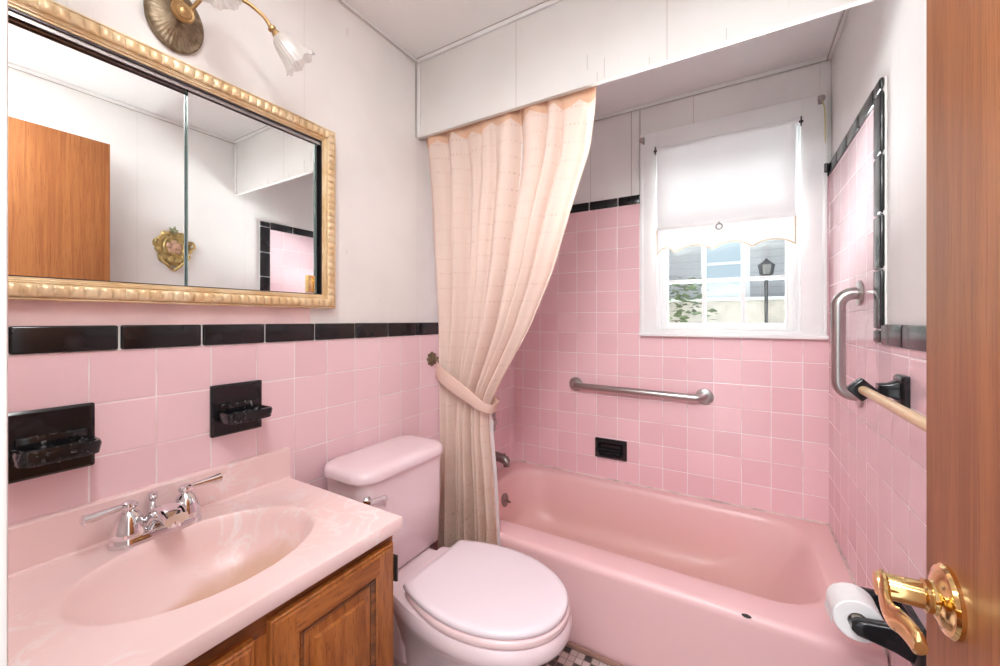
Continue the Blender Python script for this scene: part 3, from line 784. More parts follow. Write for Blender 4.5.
# ------------------------------------------------------------------ toilet
YC = 0.991
to = thing('toilet', 'pale pink close-coupled toilet with the lid down, between vanity and bathtub', 'toilet', (0.42, YC, 0))
def egg(xb, xm, xf, hw, hb, n=40, e=1.0):
    """outline: straight back edge of half width hb at xb, widest hw at xm, round front at xf"""
    half = []
    for i in range(9):                             # back corner to widest
        t = i/8
        half.append((xb+(xm-xb)*t, hb+(hw-hb)*math.sin(t*PI/2)**0.9))
    for i in range(1, n//2+1):
        a = PI/2*i/(n//2)
        half.append((xm+(xf-xm)*math.sin(a), hw*max(0.0, math.cos(a))**0.96))
    return [(x, YC-h) for x, h in half] + [(x, YC+h) for x, h in reversed(half[:-1])]
# bowl with its pedestal and tank deck
rings = [Z(egg(0.20, 0.36, 0.56, 0.112, 0.10), 0.0), Z(egg(0.20, 0.36, 0.56, 0.110, 0.10), 0.03), Z(egg(0.20, 0.36, 0.545, 0.100, 0.095), 0.09),
         Z(egg(0.20, 0.38, 0.57, 0.104, 0.092), 0.16), Z(egg(0.22, 0.42, 0.62, 0.116, 0.095), 0.215), Z(egg(0.24, 0.47, 0.70, 0.140, 0.105), 0.270),
         Z(egg(0.26, 0.52, 0.775, 0.170, 0.118), 0.315), Z(egg(0.272, 0.545, 0.802, 0.184, 0.126), 0.338), Z(egg(0.275, 0.55, 0.808, 0.188, 0.13), 0.350), Z(egg(0.277, 0.55, 0.808, 0.188, 0.13), 0.374), Z(egg(0.281, 0.55, 0.802, 0.183, 0.128), 0.384), Z(egg(0.295, 0.55, 0.79, 0.174, 0.12), 0.387)]
b = MB(); b.loft(rings)
b.loft([Z(rrect(0.05+i, 0.345, YC-0.140+i, YC+0.140-i, 0.03, 6), z) for i, z in ((0.03, 0.16), (0.015, 0.26), (0.0, 0.315), (0.0, 0.350), (0.004, 0.3565), (0.012, 0.358))])
b.loft([Z(rrect(0.06+i, 0.30, YC-0.095+i, YC+0.095-i, 0.03, 6), z) for i, z in ((0.0, 0.0), (0.01, 0.17))])
b.build('bowl', M['toilet'], to, smooth=45)
def ring_scale(r, s):
    cx_ = 0.56
    return [(cx_+(x-cx_)*s, YC+(y-YC)*s) for x, y in r]
so = egg(0.355, 0.55, 0.804, 0.186, 0.135)
rings = [Z(ring_scale(so, 0.97), 0.3885), Z(ring_scale(so, 0.995), 0.3905), Z(so, 0.397), Z(ring_scale(so, 0.996), 0.404), Z(ring_scale(so, 0.975), 0.4075)]
rings += [Z(ring_scale(so, 0.66), 0.4075), Z(ring_scale(so, 0.63), 0.402), Z(ring_scale(so, 0.63), 0.3885)]
b = MB(); b.loft(rings + [rings[0]], False, False); b.build('seat', M['seat_ring'], to, smooth=45)
lo = egg(0.352, 0.55, 0.800, 0.183, 0.138)
rings = [Z(ring_scale(lo, 0.96), 0.4105), Z(ring_scale(lo, 0.99), 0.4115), Z(lo, 0.417), Z(ring_scale(lo, 0.996), 0.4235), Z(ring_scale(lo, 0.975), 0.4275), Z(ring_scale(lo, 0.90), 0.4295), Z(ring_scale(lo, 0.5), 0.432), Z(ring_scale(lo, 0.1), 0.4325)]
MB().loft(rings).build('lid', M['seat'], to, smooth=50)
for s_ in (-1, 1):
    b = MB(); b.tube([(0.345, YC+s_*0.075-0.022, 0.398), (0.345, YC+s_*0.075+0.022, 0.398)], 0.010, 14); b.box(0.333, 0.357, YC+s_*0.075-0.015, YC+s_*0.075+0.015, 0.3585, 0.398, 0.004)
    b.build('hinge', M['seat'], to)
# tank, tapering down
YT = 1.008
rings = [Z(rrect(0.035, 0.215, YT-0.182, YT+0.182, 0.035, 8), 0.362), Z(rrect(0.03, 0.224, YT-0.188, YT+0.188, 0.040, 8), 0.372), Z(rrect(0.028, 0.229, YT-0.193, YT+0.193, 0.042, 8), 0.55), Z(rrect(0.028, 0.229, YT-0.195, YT+0.195, 0.042, 8), 0.697)]
MB().loft(rings).build('tank', M['toilet'], to, smooth=45)
tl = lambda i, z: Z(rrect(0.014+i*0.6, 0.244-i, YT-0.208+i, YT+0.208-i, 0.066-i*0.6, 10), z)
MB().loft([tl(0.006, 0.697), tl(0.0, 0.700), tl(0.0, 0.715), tl(0.004, 0.726), tl(0.012, 0.7320), tl(0.026, 0.7355), tl(0.045, 0.7375)]).build('tank_lid', M['toilet'], to, smooth=50)
b = MB(); b.lathe([(0.014, 0), (0.015, 0.004), (0.011, 0.008), (0.008, 0.018), (0.001, 0.018)], (0.2285, 0.826, 0.650), (1, 0, 0), 20)
b.tube(smooth_path([(0.246, 0.822, 0.650), (0.249, 0.840, 0.651), (0.251, 0.862, 0.650), (0.250, 0.884, 0.646)], 5), [0.007]*12+[0.008, 0.0085, 0.008, 0.004], 12)
b.build('flush_lever', M['chrome'], to)

# ------------------------------------------------------------------ bathtub
bt = thing('bathtub', 'built-in pink enamel bathtub along the back wall', 'bathtub', (W/2, (TUBF+D)/2, 0))
G = 0.0035
NC = 10
def tr_(x0, x1, y0, y1, r): return dens(rrect(x0, x1, y0, y1, r, NC), 2)
o0 = (G, W-G, TUBF, D-G)
rings = [Z(tr_(o0[0], o0[1], TUBF+0.010, o0[3], 0.003), 0.0), Z(tr_(o0[0], o0[1], TUBF+0.006, o0[3], 0.003), 0.10), Z(tr_(o0[0], o0[1], TUBF+0.003, o0[3], 0.003), TUBZ-0.060), Z(tr_(o0[0], o0[1], TUBF-0.002, o0[3], 0.003), TUBZ-0.030)]
for k_ in range(1, 6):
    a = PI/2*k_/5
    rings.append(Z(tr_(o0[0], o0[1], TUBF-0.002+0.022*(1-math.cos(a)), o0[3], 0.003), TUBZ-0.022+0.022*math.sin(a)))
bx0, bx1, by0, by1 = 0.080, 1.448, 1.502, 2.128
def basin(i, z, ex0=0, ex1=0): return Z(tr_(bx0+i+ex0, bx1-i-ex1, by0+i, by1-i*0.8, 0.17), z)
rings += [Z(tr_(bx0-0.010, bx1+0.010, by0-0.010, by1+0.010, 0.18), TUBZ)]
prm = [(0, -0.003, 0, 0), (0.010, -0.014, 0, 0), (0.020, -0.04, 0, 0.008), (0.035, -0.12, 0.004, 0.040), (0.050, -0.20, 0.008, 0.085), (0.070, -0.248, 0.014, 0.130), (0.100, -0.276, 0.020, 0.180), (0.140, -0.286, 0.026, 0.215), (0.185, -0.289, 0.032, 0.245)]
pa = smooth_path([p_[:3] for p_ in prm], 5); pb = smooth_path([(p_[3], 0, 0) for p_ in prm], 5)
for q1, q2 in zip(pa, pb): rings.append(basin(q1.x, TUBZ+q1.y, q1.z, q2.x))
tub = MB().loft(rings).build('tub_shell', M['tub'], bt, smooth=40)
b = MB(); b.lathe([(0.011, 0.0), (0.009, 0.0012), (0.001, 0.0014)], (1.217, TUBF+0.0035, TUBZ-0.0075), (0, -0.55, 0.83), 9, sx=1.25, sy=0.55)
b.build('enamel_chip', M['chip'], tub)
b = MB(); b.lathe([(0.036, 0), (0.037, 0.004), (0.030, 0.009), (0.001, 0.011)], (0.112, 1.86, 0.222), (1, 0, 0.12), 28); b.tube([(0.121, 1.86, 0.225), (0.150, 1.86, 0.219)], [0.006, 0.0045], 10)
b.build('overflow_plate', M['dull_metal'], bt)

# spout, valve
sy = 1.86
t = thing('tub_spout', 'dull metal tub spout on the pink wall beside the curtain', 'tub spout', (0, sy, 0.43))
b = MB(); pts = [(0.0, sy, 0.452), (0.02, sy, 0.452), (0.09, sy, 0.448), (0.118, sy, 0.440), (0.132, sy, 0.425)]
b.tube(pts, [0.027, 0.027, 0.025, 0.024, 0.019], 18); b.tube([(0.122, sy, 0.438), (0.124, sy, 0.408)], 0.017, 16)
b.build('spout_body', M['dull_metal'], t)
MB().tube([(0.112, sy, 0.458), (0.112, sy, 0.476)], [0.004, 0.006], 10).build('diverter', M['dull_metal'], t)
t = thing('shower_valve', 'round metal shower valve plate half hidden behind the curtain', 'shower valve', (0, sy, 0.63))
MB().lathe([(0.087, 0), (0.088, 0.004), (0.076, 0.010), (0.034, 0.014), (0.030, 0.030), (0.001, 0.031)], (0.0, sy, 0.635), (1, 0, 0), 40).build('valve_plate', M['steel'], t)
b = MB(); b.lathe([(0.020, 0.03), (0.022, 0.05), (0.016, 0.058), (0.001, 0.06)], (0, sy, 0.635), (1, 0, 0), 20); b.tube([(0.048, sy, 0.635), (0.055, sy-0.012, 0.590)], [0.008, 0.006], 10); b.build('valve_handle', M['steel'], t)

# ------------------------------------------------------------------ grab bars
def flange(b, c, ax):
    b.lathe([(0.039, 0.0005), (0.040, 0.003), (0.037, 0.008), (0.024, 0.011), (0.017, 0.012), (0.001, 0.012)], c, ax, 32)
t = thing('grab_bar', 'brushed steel grab bar mounted level on the pink back wall above the tub', 'grab bar', (0.73, D, 0.83), 'brushed steel grab bars around the tub')
g0, g1 = Vector((0.402, D, 0.832)), Vector((1.058, D, 0.824)); off = Vector((0, -0.052, 0)); r_ = 0.034
pts = [g0] + [g0 + off*0.35] + [g0+Vector((r_*(1-math.cos(a)), -0.052+r_*(1-math.sin(a)), 0)) for a in [PI/2*i/6 for i in range(1, 7)]]
pts += [g1+Vector((-r_*(1-math.cos(a)), -0.052+r_*(1-math.sin(a)), 0)) for a in [PI/2*i/6 for i in range(6, 0, -1)]] + [g1+off*0.35, g1]
MB().tube(pts, 0.0175, 20).build('bar', M['steel'], t)
for c in (g0, g1):
    b = MB(); flange(b, c, (0, -1, 0)); b.build('flange', M['steel'], t)
t = thing('grab_bar', 'brushed steel grab bar mounted upright on the tiled wall right of the window', 'grab bar', (W, 1.67, 1.12), 'brushed steel grab bars around the tub')
g0, g1 = Vector((W, 1.672, 0.960)), Vector((W, 1.672, 1.285)); r_ = 0.040
pts = [g0, g0+Vector((-0.02, 0, 0))] + [g0+Vector((-0.056+r_*(1-math.sin(a)), 0, r_*(1-math.cos(a)))) for a in [PI/2*i/6 for i in range(1, 7)]]
pts += [g1+Vector((-0.056+r_*(1-math.sin(a)), 0, -r_*(1-math.cos(a)))) for a in [PI/2*i/6 for i in range(6, 0, -1)]] + [g1+Vector((-0.02, 0, 0)), g1]
MB().tube(pts, 0.0195, 20).build('bar', M['steel'], t)
for c in (g0, g1):
    b = MB(); flange(b, c, (-1, 0, 0)); b.build('flange', M['steel'], t)

# recessed soap dish over the tub
t = thing('recessed_soap_dish', 'black ceramic recessed soap dish in the pink back wall above the tub', 'soap dish', (0.60, D, 0.44))
a0, a1, c0, c1 = 0.515, 0.688, 0.440, 0.547
R_ = lambda i, y: [(x, y, z) for x, z in rrect(a0+i, a1-i, c0+i, c1-i, 0.006, 3)]
b = MB(); b.loft([R_(0, D-0.0005), R_(0, D-0.008), R_(0.002, D-0.012), R_(0.012, D-0.022), R_(0.018, D-0.022), R_(0.032, D-0.003)])
b.build('surround', M['black'], t)
b = MB(); b.box(a0+0.034, a1-0.034, D-0.024, D-0.0035, c0+0.030, c0+0.040, 0.003); b.tube([(a0+0.03, D-0.021, c0+0.050), (a1-0.03, D-0.021, c0+0.050)], 0.0045, 10); b.build('shelf', M['black'], t)

# ------------------------------------------------------------------ towel bar
RX, RZ = 1.455, 1.030
t = thing('towel_bar', 'pale wooden towel rod held by a black ceramic bracket on the right wall', 'towel bar', (W, 0.95, RZ))
for y in (1.285, 0.560):
    b = MB(); b.loft([[(x, yy, zz) for yy, zz in rrect(y-0.032+i, y+0.032-i, RZ-0.036+i, RZ+0.040-i, 0.004, 3)] for x, i in ((W-0.0005, 0), (W-0.010, 0), (W-0.015, 0.006))])
    b.loft([[(x, yy, zz) for yy, zz in rrect(y-s2, y+s2, RZ+dz-s1, RZ+dz+s1, s2*0.5, 4)] for x, s1, s2, dz in ((W-0.012, 0.026, 0.020, 0.004), (W-0.030, 0.017, 0.013, 0.003), (W-0.050, 0.016, 0.012, 0.001))])
    b.obox((RX-0.002, y, RZ), 0.042, 0.028, 0.042, Matrix.Rotation(PI/4, 3, 'Y'), 0.005, 3)
    b.build('bracket', M['black'], t)
MB().tube([(RX, 1.280, RZ), (RX, 0.565, RZ)], 0.0105, 18).build('rod', M['rod_wood'], t)

# ------------------------------------------------------------------ paper holder and roll
TX = 1.430
t = thing('toilet_paper_holder', 'black ceramic toilet paper holder on the right wall behind the door handle', 'toilet paper holder', (W, 1.27, 0.50))
yA, yB, tz = 1.190, 1.302, 0.502
b = MB(); b.loft([[(x, yy, zz) for yy, zz in rrect(yA-0.030+i, yB+0.030-i, tz-0.055+i, tz+0.050-i, 0.006, 3)] for x, i in ((W-0.0005, 0), (W-0.010, 0), (W-0.016, 0.008))])
b.build('backplate', M['black'], t)
for y, dq in ((yA, 0.002), (yB, 0.012)):
    b = MB(); b.loft([[(x, yy, zz) for yy, zz in rrect(y-s2, y+s2, tz+dz-s1, tz+dz+s1, s2*0.6, 5)] for x, s1, s2, dz in ((W-0.012, 0.040, 0.016, 0.0), (W-0.045, 0.028, 0.014, dq*0.6), (TX+0.012, 0.020, 0.013, dq), (TX-0.004, 0.017, 0.0125, dq), (TX-0.014, 0.009, 0.008, dq))])
    b.build('arm', M['black'], t)
MB().tube([(TX+0.003, yA+0.010, tz+0.002), (TX+0.003, yB-0.010, tz+0.002)], 0.012, 16).build('spindle', M['card'], t)
t = thing('toilet_paper_roll', 'white toilet paper roll on the black holder by the tub', 'toilet paper', (TX, 1.275, tz))
rc = Vector((TX+0.003, 0, tz+0.002)); y0_, y1_ = yA+0.017, yB-0.017
n = 48
ring = lambda r, y: [(rc.x+r*math.cos(2*PI*i/n), y, rc.z+r*math.sin(2*PI*i/n)) for i in range(n)]
rings = [ring(0.020, y0_), ring(0.044, y0_), ring(0.0465, y0_+0.003), ring(0.0465, y1_-0.003), ring(0.044, y1_), ring(0.020, y1_), ring(0.020, y0_)]
MB().loft(rings, False, False).build('roll', M['paper'], t)
# loose end hanging on the room side
def tail(u, v):
    L = v*0.068
    if L < 0.05:
        a = PI*0.72 + (L/0.0475)
        return (rc.x+0.0475*math.cos(a), y0_+0.002+(y1_-y0_-0.004)*u, rc.z+0.0475*math.sin(a))
    a = PI*0.72 + (0.05/0.0475); d_ = L-0.05
    return (rc.x+0.0475*math.cos(a)-0.006*math.sin(d_*40)*u, y0_+0.002+(y1_-y0_-0.004)*u, rc.z+0.0475*math.sin(a)-d_)
MB().grid(tail, 10, 24).build('loose_sheet', M['paper'], t)

# ------------------------------------------------------------------ shower curtain
CYM = 1.338
XL = [(2.02, 0.006), (1.99, 0.008), (1.90, 0.016), (1.73, 0.036), (1.42, 0.058), (1.16, 0.080), (0.94, 0.092), (0.73, 0.100), (0.42, 0.097), (0.10, 0.085)]
XR = [(2.02, 0.778), (1.92, 0.775), (1.787, 0.758), (1.59, 0.690), (1.381, 0.622), (1.162, 0.524), (0.985, 0.416), (0.905, 0.366), (0.847, 0.340), (0.76, 0.338), (0.563, 0.358), (0.30, 0.374), (0.10, 0.380)]
ZT, ZB = 2.018, 0.10
NF = 8.5
def warp(s): return s + 0.022*math.sin(2*PI*s*2.3+0.7) + 0.012*math.sin(2*PI*s*5.1)
def fold(s, z):
    tie = math.exp(-((z-0.86)/0.10)**2)
    top = max(0.0, (z-1.86)/0.12)
    amp = 0.0195 + 0.007*math.sin(2*PI*s*1.7+1) - 0.004*tie - 0.010*top + 0.006*max(0.0, min(1.0, (0.75-z)/0.2))
    ph = 2*PI*NF*warp(s) + 0.5*math.sin(z*3+s*4)
    low = 0.011*math.sin(2*PI*3.1*s+0.9+0.6*z)*(1-0.5*top)
    y = low + amp*math.sin(ph) + 0.004*math.sin(2*ph+0.6+2*z)*(1-top) + 0.0022*math.sin(31*s+11*z)
    return y
def cl(s, v):
    z = ZT + (ZB-ZT)*v
    xl, xr = lerp_tab(XL, z), lerp_tab(XR, z)
    # smooth the tabulated edges a little
    xl = sum(lerp_tab(XL, z+d) for d in (-0.05, -0.025, 0, 0.025, 0.05))/5
    xr = sum(lerp_tab(XR, z+d) for d in (-0.03, -0.015, 0, 0.015, 0.03))/5
    st = s
    x = xl + (xr-xl)*st + 0.004*math.cos(2*PI*NF*warp(s))*(1 if 0.02 < s < 0.98 else 0)
    zz = z - (0.010*abs(math.sin(PI*NF*s)) if v < 0.001 else 0)
    return (max(x, 0.004), CYM + fold(s, z), zz)
sc_ = thing('shower_curtain', 'peach shower curtain with stitched marks, tied back at the left end of the tub', 'shower curtain', (0.25, CYM, 0.10))
cc = MB().grid(cl, 330, 120, uv=lambda u, v: (u*1.55, ZT+(ZB-ZT)*v)).build('cloth', M['curtain'], sc_, smooth=180)
# apricot pleated heading just under the board, scalloped at its lower edge
def hd(s, v):
    low = 0.043 + 0.024*abs(math.sin(PI*8.5*s+0.6)) + 0.006*math.sin(23*s)
    p_ = Vector(cl(s, (low*v)/(ZT-ZB)))
    return (p_.x, p_.y-0.0022, p_.z+0.004)
MB().grid(hd, 330, 4).build('heading', M['heading'], sc_, smooth=180)
# liner, hanging behind the cloth
def ln(s, v):
    z = ZT-0.01 + (0.13-ZT)*v
    xl = lerp_tab(XL, z)-0.010; xr = lerp_tab(XR, z)-0.016
    xr = sum(lerp_tab(XR, z+d) for d in (-0.03, -0.015, 0, 0.015, 0.03))/5-0.030
    xr += 0.028*max(0.0, min(1.0, (0.90-z)/0.12))
    return (max(0.006, xl+(xr-xl)*s), CYM+0.040+0.004*math.sin(2*PI*7*s+z), z)
MB().grid(ln, 90, 60).build('liner', M['liner'], sc_, smooth=180)
t = thing('curtain_rod', 'white rod behind the board over the tub that carries the shower curtain', 'curtain rod', (W/2, CYM, 2.0))
MB().tube([(0.0, CYM-0.012, 2.038), (W, CYM-0.012, 2.038)], 0.010, 16).build('rod', M['white_trim'], t)
for x, s_ in ((0.0, 1), (W, -1)): b = MB(); b.lathe([(0.020, 0), (0.021, 0.006), (0.014, 0.014), (0.010, 0.02)], (x, CYM-0.012, 2.038), (s_, 0, 0), 20); b.build('end_cap', M['white_trim'], t)

# tieback band and its hook on the wall
band = smooth_path([(0.052, 1.372, 1.004), (0.074, 1.338, 0.992), (0.100, 1.314, 0.980), (0.150, 1.290, 0.962), (0.215, 1.285, 0.930), (0.280, 1.285, 0.897), (0.328, 1.290, 0.868), (0.360, 1.312, 0.850), (0.366, 1.345, 0.850), (0.350, 1.384, 0.860), (0.25, 1.395, 0.905), (0.13, 1.394, 0.965), (0.070, 1.392, 0.998)], 8)
wd = 0.033
def bandpt(u, v):
    i = min(int(u*(len(band)-1)), len(band)-2); f_ = u*(len(band)-1)-i
    p_ = band[i]*(1-f_)+band[i+1]*f_
    w_ = wd*(0.55+0.45*math.sin(PI*min(1, u*1.6+0.12)))
    return (p_.x+0.010*(v-0.5), p_.y-0.003*math.cos(PI*(v-0.5)), p_.z+(v-0.5)*2*w_)
tb = MB().grid(bandpt, 96, 8)
o = tb.build('curtain_tieback', M['tie'], smooth=180)
md = o.modifiers.new('Solidify', 'SOLIDIFY'); md.thickness = 0.003; md.offset = 0
tag(o, 'peach cloth tieback band gathering the shower curtain to the wall', 'curtain tieback')
t = thing('tieback_hook', 'dark bronze rosette hook on the pink wall holding the curtain tieback', 'hook', (0, 1.388, 1.02))
hc = Vector((0, 1.390, 1.022))
def petal(i, a, r, h): return (r*(1+(0.10*math.cos(8*a) if i < 4 else 0)), h)
MB().lathe([(0.030, 0.0), (0.031, 0.004), (0.028, 0.009), (0.018, 0.011), (0.010, 0.012), (0.007, 0.030), (0.001, 0.030)], hc, (1, 0, 0), 64, mod=petal).build('rosette', M['antique'], t)
b = MB(); b.tube(smooth_path([hc+Vector((0.026, 0, 0)), hc+Vector((0.045, -0.006, -0.006)), hc+Vector((0.055, -0.014, -0.018)), hc+Vector((0.050, -0.020, -0.002))], 5), 0.004, 10); b.ball(hc+Vector((0.033, 0, 0)), (0.009, 0.012, 0.012)); b.build('hook_arm', M['antique'], t)

# ------------------------------------------------------------------ gilt wall ornament (seen in the mirror)
oc = Vector((W+0.008, 0.985, 1.610))
t = thing('wall_ornament', 'small gilt scrollwork wall plaque with a round medallion, seen in the mirror', 'wall ornament', (W, 0.985, 1.48))
b = MB()
star = []
for i in range(72):
    a = 2*PI*i/72
    r = 0.070 + 0.012*abs(math.sin(2.5*a+0.4)) + 0.006*math.cos(11*a)
    star.append((r*math.sin(a)*1.0, r*math.cos(a)*1.20 - (0.012 if math.cos(a) < -0.6 else 0)))
b.loft([[(oc.x-x, oc.y+y*s_, oc.z+z*s_) for y, z in star] for x, s_ in ((0.0, 1.0), (0.008, 1.0), (0.016, 0.88), (0.018, 0.78))])
for i in range(12):                                # leaves and scrolls around the rim
    a = 2*PI*i/12 + 0.2
    c = oc + Vector((-0.016, 0.068*math.sin(a), 0.078*math.cos(a)))
    b.ball(c, (0.010, 0.016, 0.016), 10)
for s_ in (-1, 1):                                 # side scrolls and the lower swag
    b.tube(smooth_path([oc+Vector((-0.014, s_*0.050, 0.030)), oc+Vector((-0.018, s_*0.082, 0.034)), oc+Vector((-0.018, s_*0.090, 0.006)), oc+Vector((-0.016, s_*0.074, -0.004))], 6), 0.0065, 10)
    b.tube(smooth_path([oc+Vector((-0.012, s_*0.070, -0.045)), oc+Vector((-0.018, s_*0.045, -0.085)), oc+Vector((-0.016, s_*0.012, -0.122)), oc+Vector((-0.014, 0, -0.130))], 6), 0.007, 10)
b.build('scroll_frame', M['ornament'], t)
b = MB(); b.lathe([(0.050, 0), (0.052, 0.008), (0.047, 0.012), (0.043, 0.008), (0.001, 0.008)], oc+Vector((-0.016, 0, 0)), (-1, 0, 0), 36); b.build('medallion_rim', M['ornament'], t)
b = MB()
for i in range(5):
    a = 2*PI*i/5
    b.ball(oc+Vector((-0.025, 0.023*math.sin(a), 0.023*math.cos(a))), (0.008, 0.017, 0.017), 12)
b.ball(oc+Vector((-0.030, 0, 0)), (0.010, 0.016, 0.016), 12)
b.build('rose_relief', M['ornament_rose'], t)
b = MB()
for dy, dz in ((-0.022, 0.030), (0.004, 0.040), (0.020, 0.020)):
    base = oc+Vector((-0.014, 0, 0.080)); tip = base+Vector((-0.004, dy, dz))
    b.tube([base, (base+tip)/2+Vector((-0.004, 0, 0)), tip], [0.008, 0.010, 0.002], 8)
b.build('leaf_crest', plain('green_gilt_leaf', (0.22, 0.22, 0.13, 1), 0.35, 0.5), t)

# ------------------------------------------------------------------ door, opened against the right wall
DXF = 1.390                                        # face towards the room
DE = 0.684                                         # free edge
door = struct(MB().box(DXF, DXF+0.035, NEAR+0.018, DE, 0.010, 2.048, 0.0015).build('door_1', M['door_wood']))
HY, HZ = 0.618, 0.895
b = MB(); b.lathe([(0.036, 0.0), (0.0365, 0.004), (0.034, 0.007), (0.029, 0.008), (0.026, 0.011), (0.018, 0.014), (0.0155, 0.018), (0.001, 0.018)], (DXF, HY, HZ), (-1, 0, 0), 44)
ro = b.build('handle_rosette', M['gold'], door)
b = MB(); b.lathe([(0.0155, 0.012), (0.0170, 0.017), (0.0170, 0.021), (0.0140, 0.023), (0.0138, 0.056), (0.012, 0.061), (0.001, 0.062)], (DXF, HY, HZ), (-1, 0, 0), 28)
# wavy flat lever towards the hinge side
path = smooth_path([(DXF-0.054, HY+0.007, HZ+0.000), (DXF-0.055, HY-0.006, HZ+0.001), (DXF-0.058, HY-0.024, HZ-0.005), (DXF-0.058, HY-0.042, HZ-0.009), (DXF-0.055, HY-0.058, HZ-0.005), (DXF-0.051, HY-0.074, HZ-0.005), (DXF-0.048, HY-0.088, HZ-0.008)], 6)
rings = []
n = len(path)
for i, p_ in enumerate(path):
    t_ = i/(n-1)
    tg = (path[min(i+1, n-1)]-path[max(i-1, 0)]).normalized(); side = Vector((1, 0, 0)); up = side.cross(tg)
    w_ = 0.0050; h_ = (0.0145 - 0.002*math.sin(PI*t_)) * (0.86 if i == 0 else 0.5 if i == n-1 else 0.8 if i == n-2 else 1.0)
    rings.append([p_ + side*(w_*math.copysign(abs(math.cos(a))**0.8, math.cos(a))) + up*(h_*math.copysign(abs(math.sin(a))**0.8, math.sin(a))) for a in [2*PI*q_/18 for q_ in range(18)]])
b.loft(rings)
b.build('lever', M['gold'], ro)
MB().ball((DXF-0.042, HY-0.0105, HZ-0.004), 0.0022, 10).build('set_screw', M['hinge'], ro)

# ------------------------------------------------------------------ outdoors
GZ = -0.25
struct(MB().box(-12, 14, D+T+0.02, 20, GZ-0.1, GZ).build('ground', M['lawn'], smooth=0))
nh = thing('neighbor_house', 'grey-sided neighbouring house seen through the lower window panes', 'house', (1.0, 9.6, GZ))
MB().box(-6, 7.5, 9.0, 15, GZ, 4.2).build('wall', M['siding'], nh, smooth=0)
b = MB(); b.loft([[(x, y, z) for y, z in ((8.5, 4.15), (15.5, 4.15), (15.5, 4.3), (12, 6.4), (8.5, 4.3))] for x in (-6.4, 7.9)]); b.build('roof', M['roof'], nh, smooth=0)
for x in (1.0, -2.6, 4.4):
    b = MB(); b.box(x-0.42, x+0.42, 8.96, 9.02, 1.55, 1.66); b.box(x-0.42, x-0.33, 8.96, 9.02, 1.66, 3.0); b.box(x+0.33, x+0.42, 8.96, 9.02, 1.66, 3.0); b.box(x-0.42, x+0.42, 8.96, 9.02, 3.0, 3.1); b.box(x-0.33, x+0.33, 8.97, 9.02, 2.28, 2.34)
    f = b.build('window_frame', M['out_white'], nh, smooth=0); MB().box(x-0.33, x+0.33, 8.985, 8.998, 1.66, 3.0).build('pane', M['pale_pane'], f, smooth=0)
gw = thing('garden_wall', 'low pale stone garden wall outside the window, before the grey house', 'wall', (1, 7.5, GZ))
MB().box(-5, 7, 7.4, 7.6, GZ, 1.50).build('wall_body', M['stone'], gw, smooth=0); MB().box(-5, 7, 7.36, 7.64, 1.50, 1.56, 0.01).build('coping', M['out_white'], gw)
def shrub(x, y, h, r, seed, label):
    rnd = random.Random(seed)
    t = thing('garden_shrub', label, 'shrub', (x, y, GZ), 'shrubs outside the window')
    MB().tube([(x, y, GZ), (x+0.02, y, GZ+h*0.7)], [0.05, 0.02], 8).build('stem', M['bark'], t)
    b = MB()
    for i in range(420):
        a = rnd.uniform(0, 2*PI); cz = rnd.uniform(0.15, 1.0); rad = r*math.sqrt(rnd.random())*math.sin(PI*(0.15+0.85*(1-cz))**0.8)*1.1+0.02
        c = Vector((x+rad*math.cos(a), y+rad*math.sin(a), GZ+h*cz))
        rot = Matrix.Rotation(rnd.uniform(0, 6.28), 3, 'Z') @ Matrix.Rotation(rnd.uniform(-1.2, 1.2), 3, 'X')
        s_ = rnd.uniform(0.05, 0.09)
        vs = [b.bm.verts.new(c + rot @ Vector(q_)) for q_ in ((-s_, 0, 0), (0, -s_*0.5, 0.01), (s_, 0, 0), (0, s_*0.5, 0.01))]
        b.bm.faces.new(vs)
    b.build('foliage', M['leaf'], t, smooth=0, recalc=False)
shrub(0.42, 6.3, 2.05, 0.50, 1, 'leafy green shrub outside, behind the left column of window panes')
shrub(-1.6, 6.4, 2.2, 0.6, 2, 'green shrub outside, farther left of the window panes, before the stone wall')
lp = thing('lamp_post', 'thin black lamp post outside, behind the right column of window panes', 'lamp post', (1.55, 6.6, GZ))
MB().tube([(1.55, 6.6, GZ), (1.55, 6.6, 1.80)], 0.022, 12).build('post', M['post_black'], lp)
b = MB(); b.lathe([(0.05, 0), (0.08, 0.03), (0.10, 0.16), (0.03, 0.22), (0.005, 0.25)], (1.55, 6.6, 1.80), (0, 0, 1), 6); b.build('lantern', M['post_black'], lp, smooth=0)

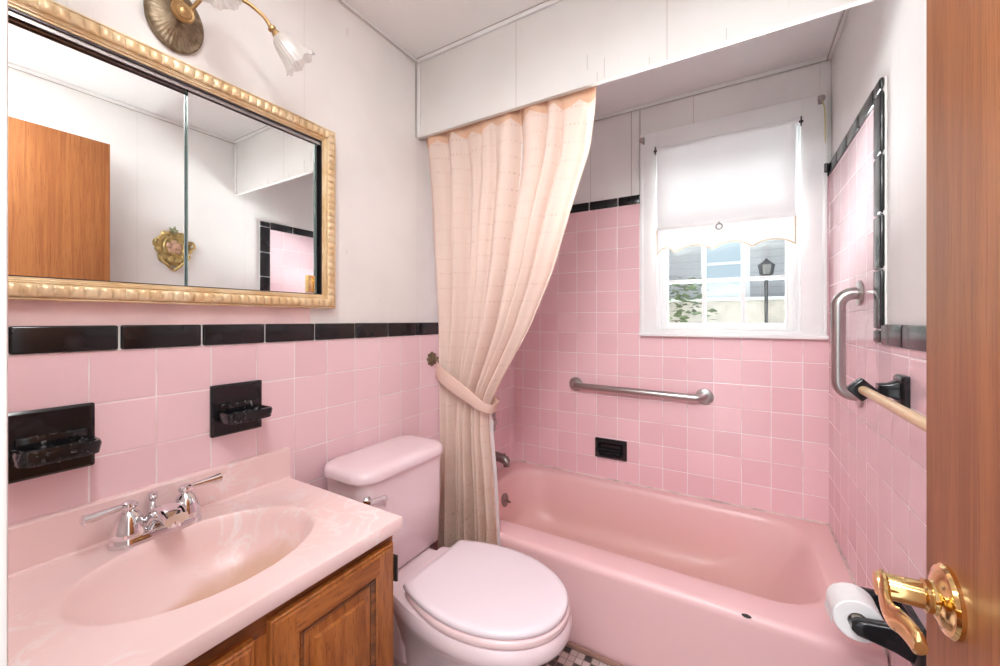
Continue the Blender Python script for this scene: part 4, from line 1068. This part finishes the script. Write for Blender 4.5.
# ------------------------------------------------------------------ light
w = bpy.data.worlds.new('World'); sc.world = w; w.use_nodes = True
nt = w.node_tree; bg = nt.nodes['Background']
bg.inputs[0].default_value = (0.90, 0.965, 1.0, 1); bg.inputs[1].default_value = 1.2
def area(name, loc, rot, sx, sy, power, col=(1, 1, 1)):
    l = bpy.data.lights.new(name, 'AREA'); l.shape = 'RECTANGLE'; l.size = sx; l.size_y = sy; l.energy = power; l.color = col
    o = bpy.data.objects.new(name, l); COL.objects.link(o); o.location = loc; o.rotation_euler = rot
    return o
area('ceiling_bounce', (0.95, 0.16, CEIL-0.03), (0, 0, 0), 0.9, 0.18, 8, (0.97, 1.0, 1.0))
area('hall_fill', (1.10, -0.55, 2.12), (math.radians(78), 0, 0), 0.9, 0.22, 24, (0.97, 1.0, 1.0))  # added fill from behind the camera, not a fitting of the hall
area('sky_light', (1.14, D+1.0, 3.2), (math.radians(-42), 0, 0), 1.6, 1.0, 330, (0.94, 0.99, 1.0))
area('low_window_fill', (1.14, D+1.3, 0.40), (math.radians(-128), 0, 0), 3.0, 1.1, 720, (0.96, 1.0, 1.0))  # added lamp, out of view below the panes, brightens the alcove
area('alcove_ceiling_fill', (1.14, D+0.46, 0.66), (math.radians(-160), 0, 0), 1.3, 0.4, 300, (1.0, 0.99, 0.97))  # unseen lamp added outside to lift the alcove ceiling; no paving there

# ------------------------------------------------------------------ camera and view
cam = bpy.data.cameras.new('Camera'); co = bpy.data.objects.new('Camera', cam); COL.objects.link(co)
co.location = (CX, 0, H); co.rotation_euler = (PI/2, 0, 0.5368)
cam.sensor_width = 36; cam.lens = 396.67/1000*36; cam.shift_y = -(333-319.8)/1000; cam.clip_start = 0.01
sc.camera = co
sc.view_settings.view_transform = 'Standard'; sc.view_settings.look = 'None'
sc.view_settings.gamma = 1.0; sc.view_settings.use_curve_mapping = False
sc.view_settings.exposure = 0.60
sc.cycles.max_bounces = 10; sc.cycles.diffuse_bounces = 6; sc.cycles.glossy_bounces = 6; sc.cycles.transparent_max_bounces = 12
sc.cycles.use_denoising = True
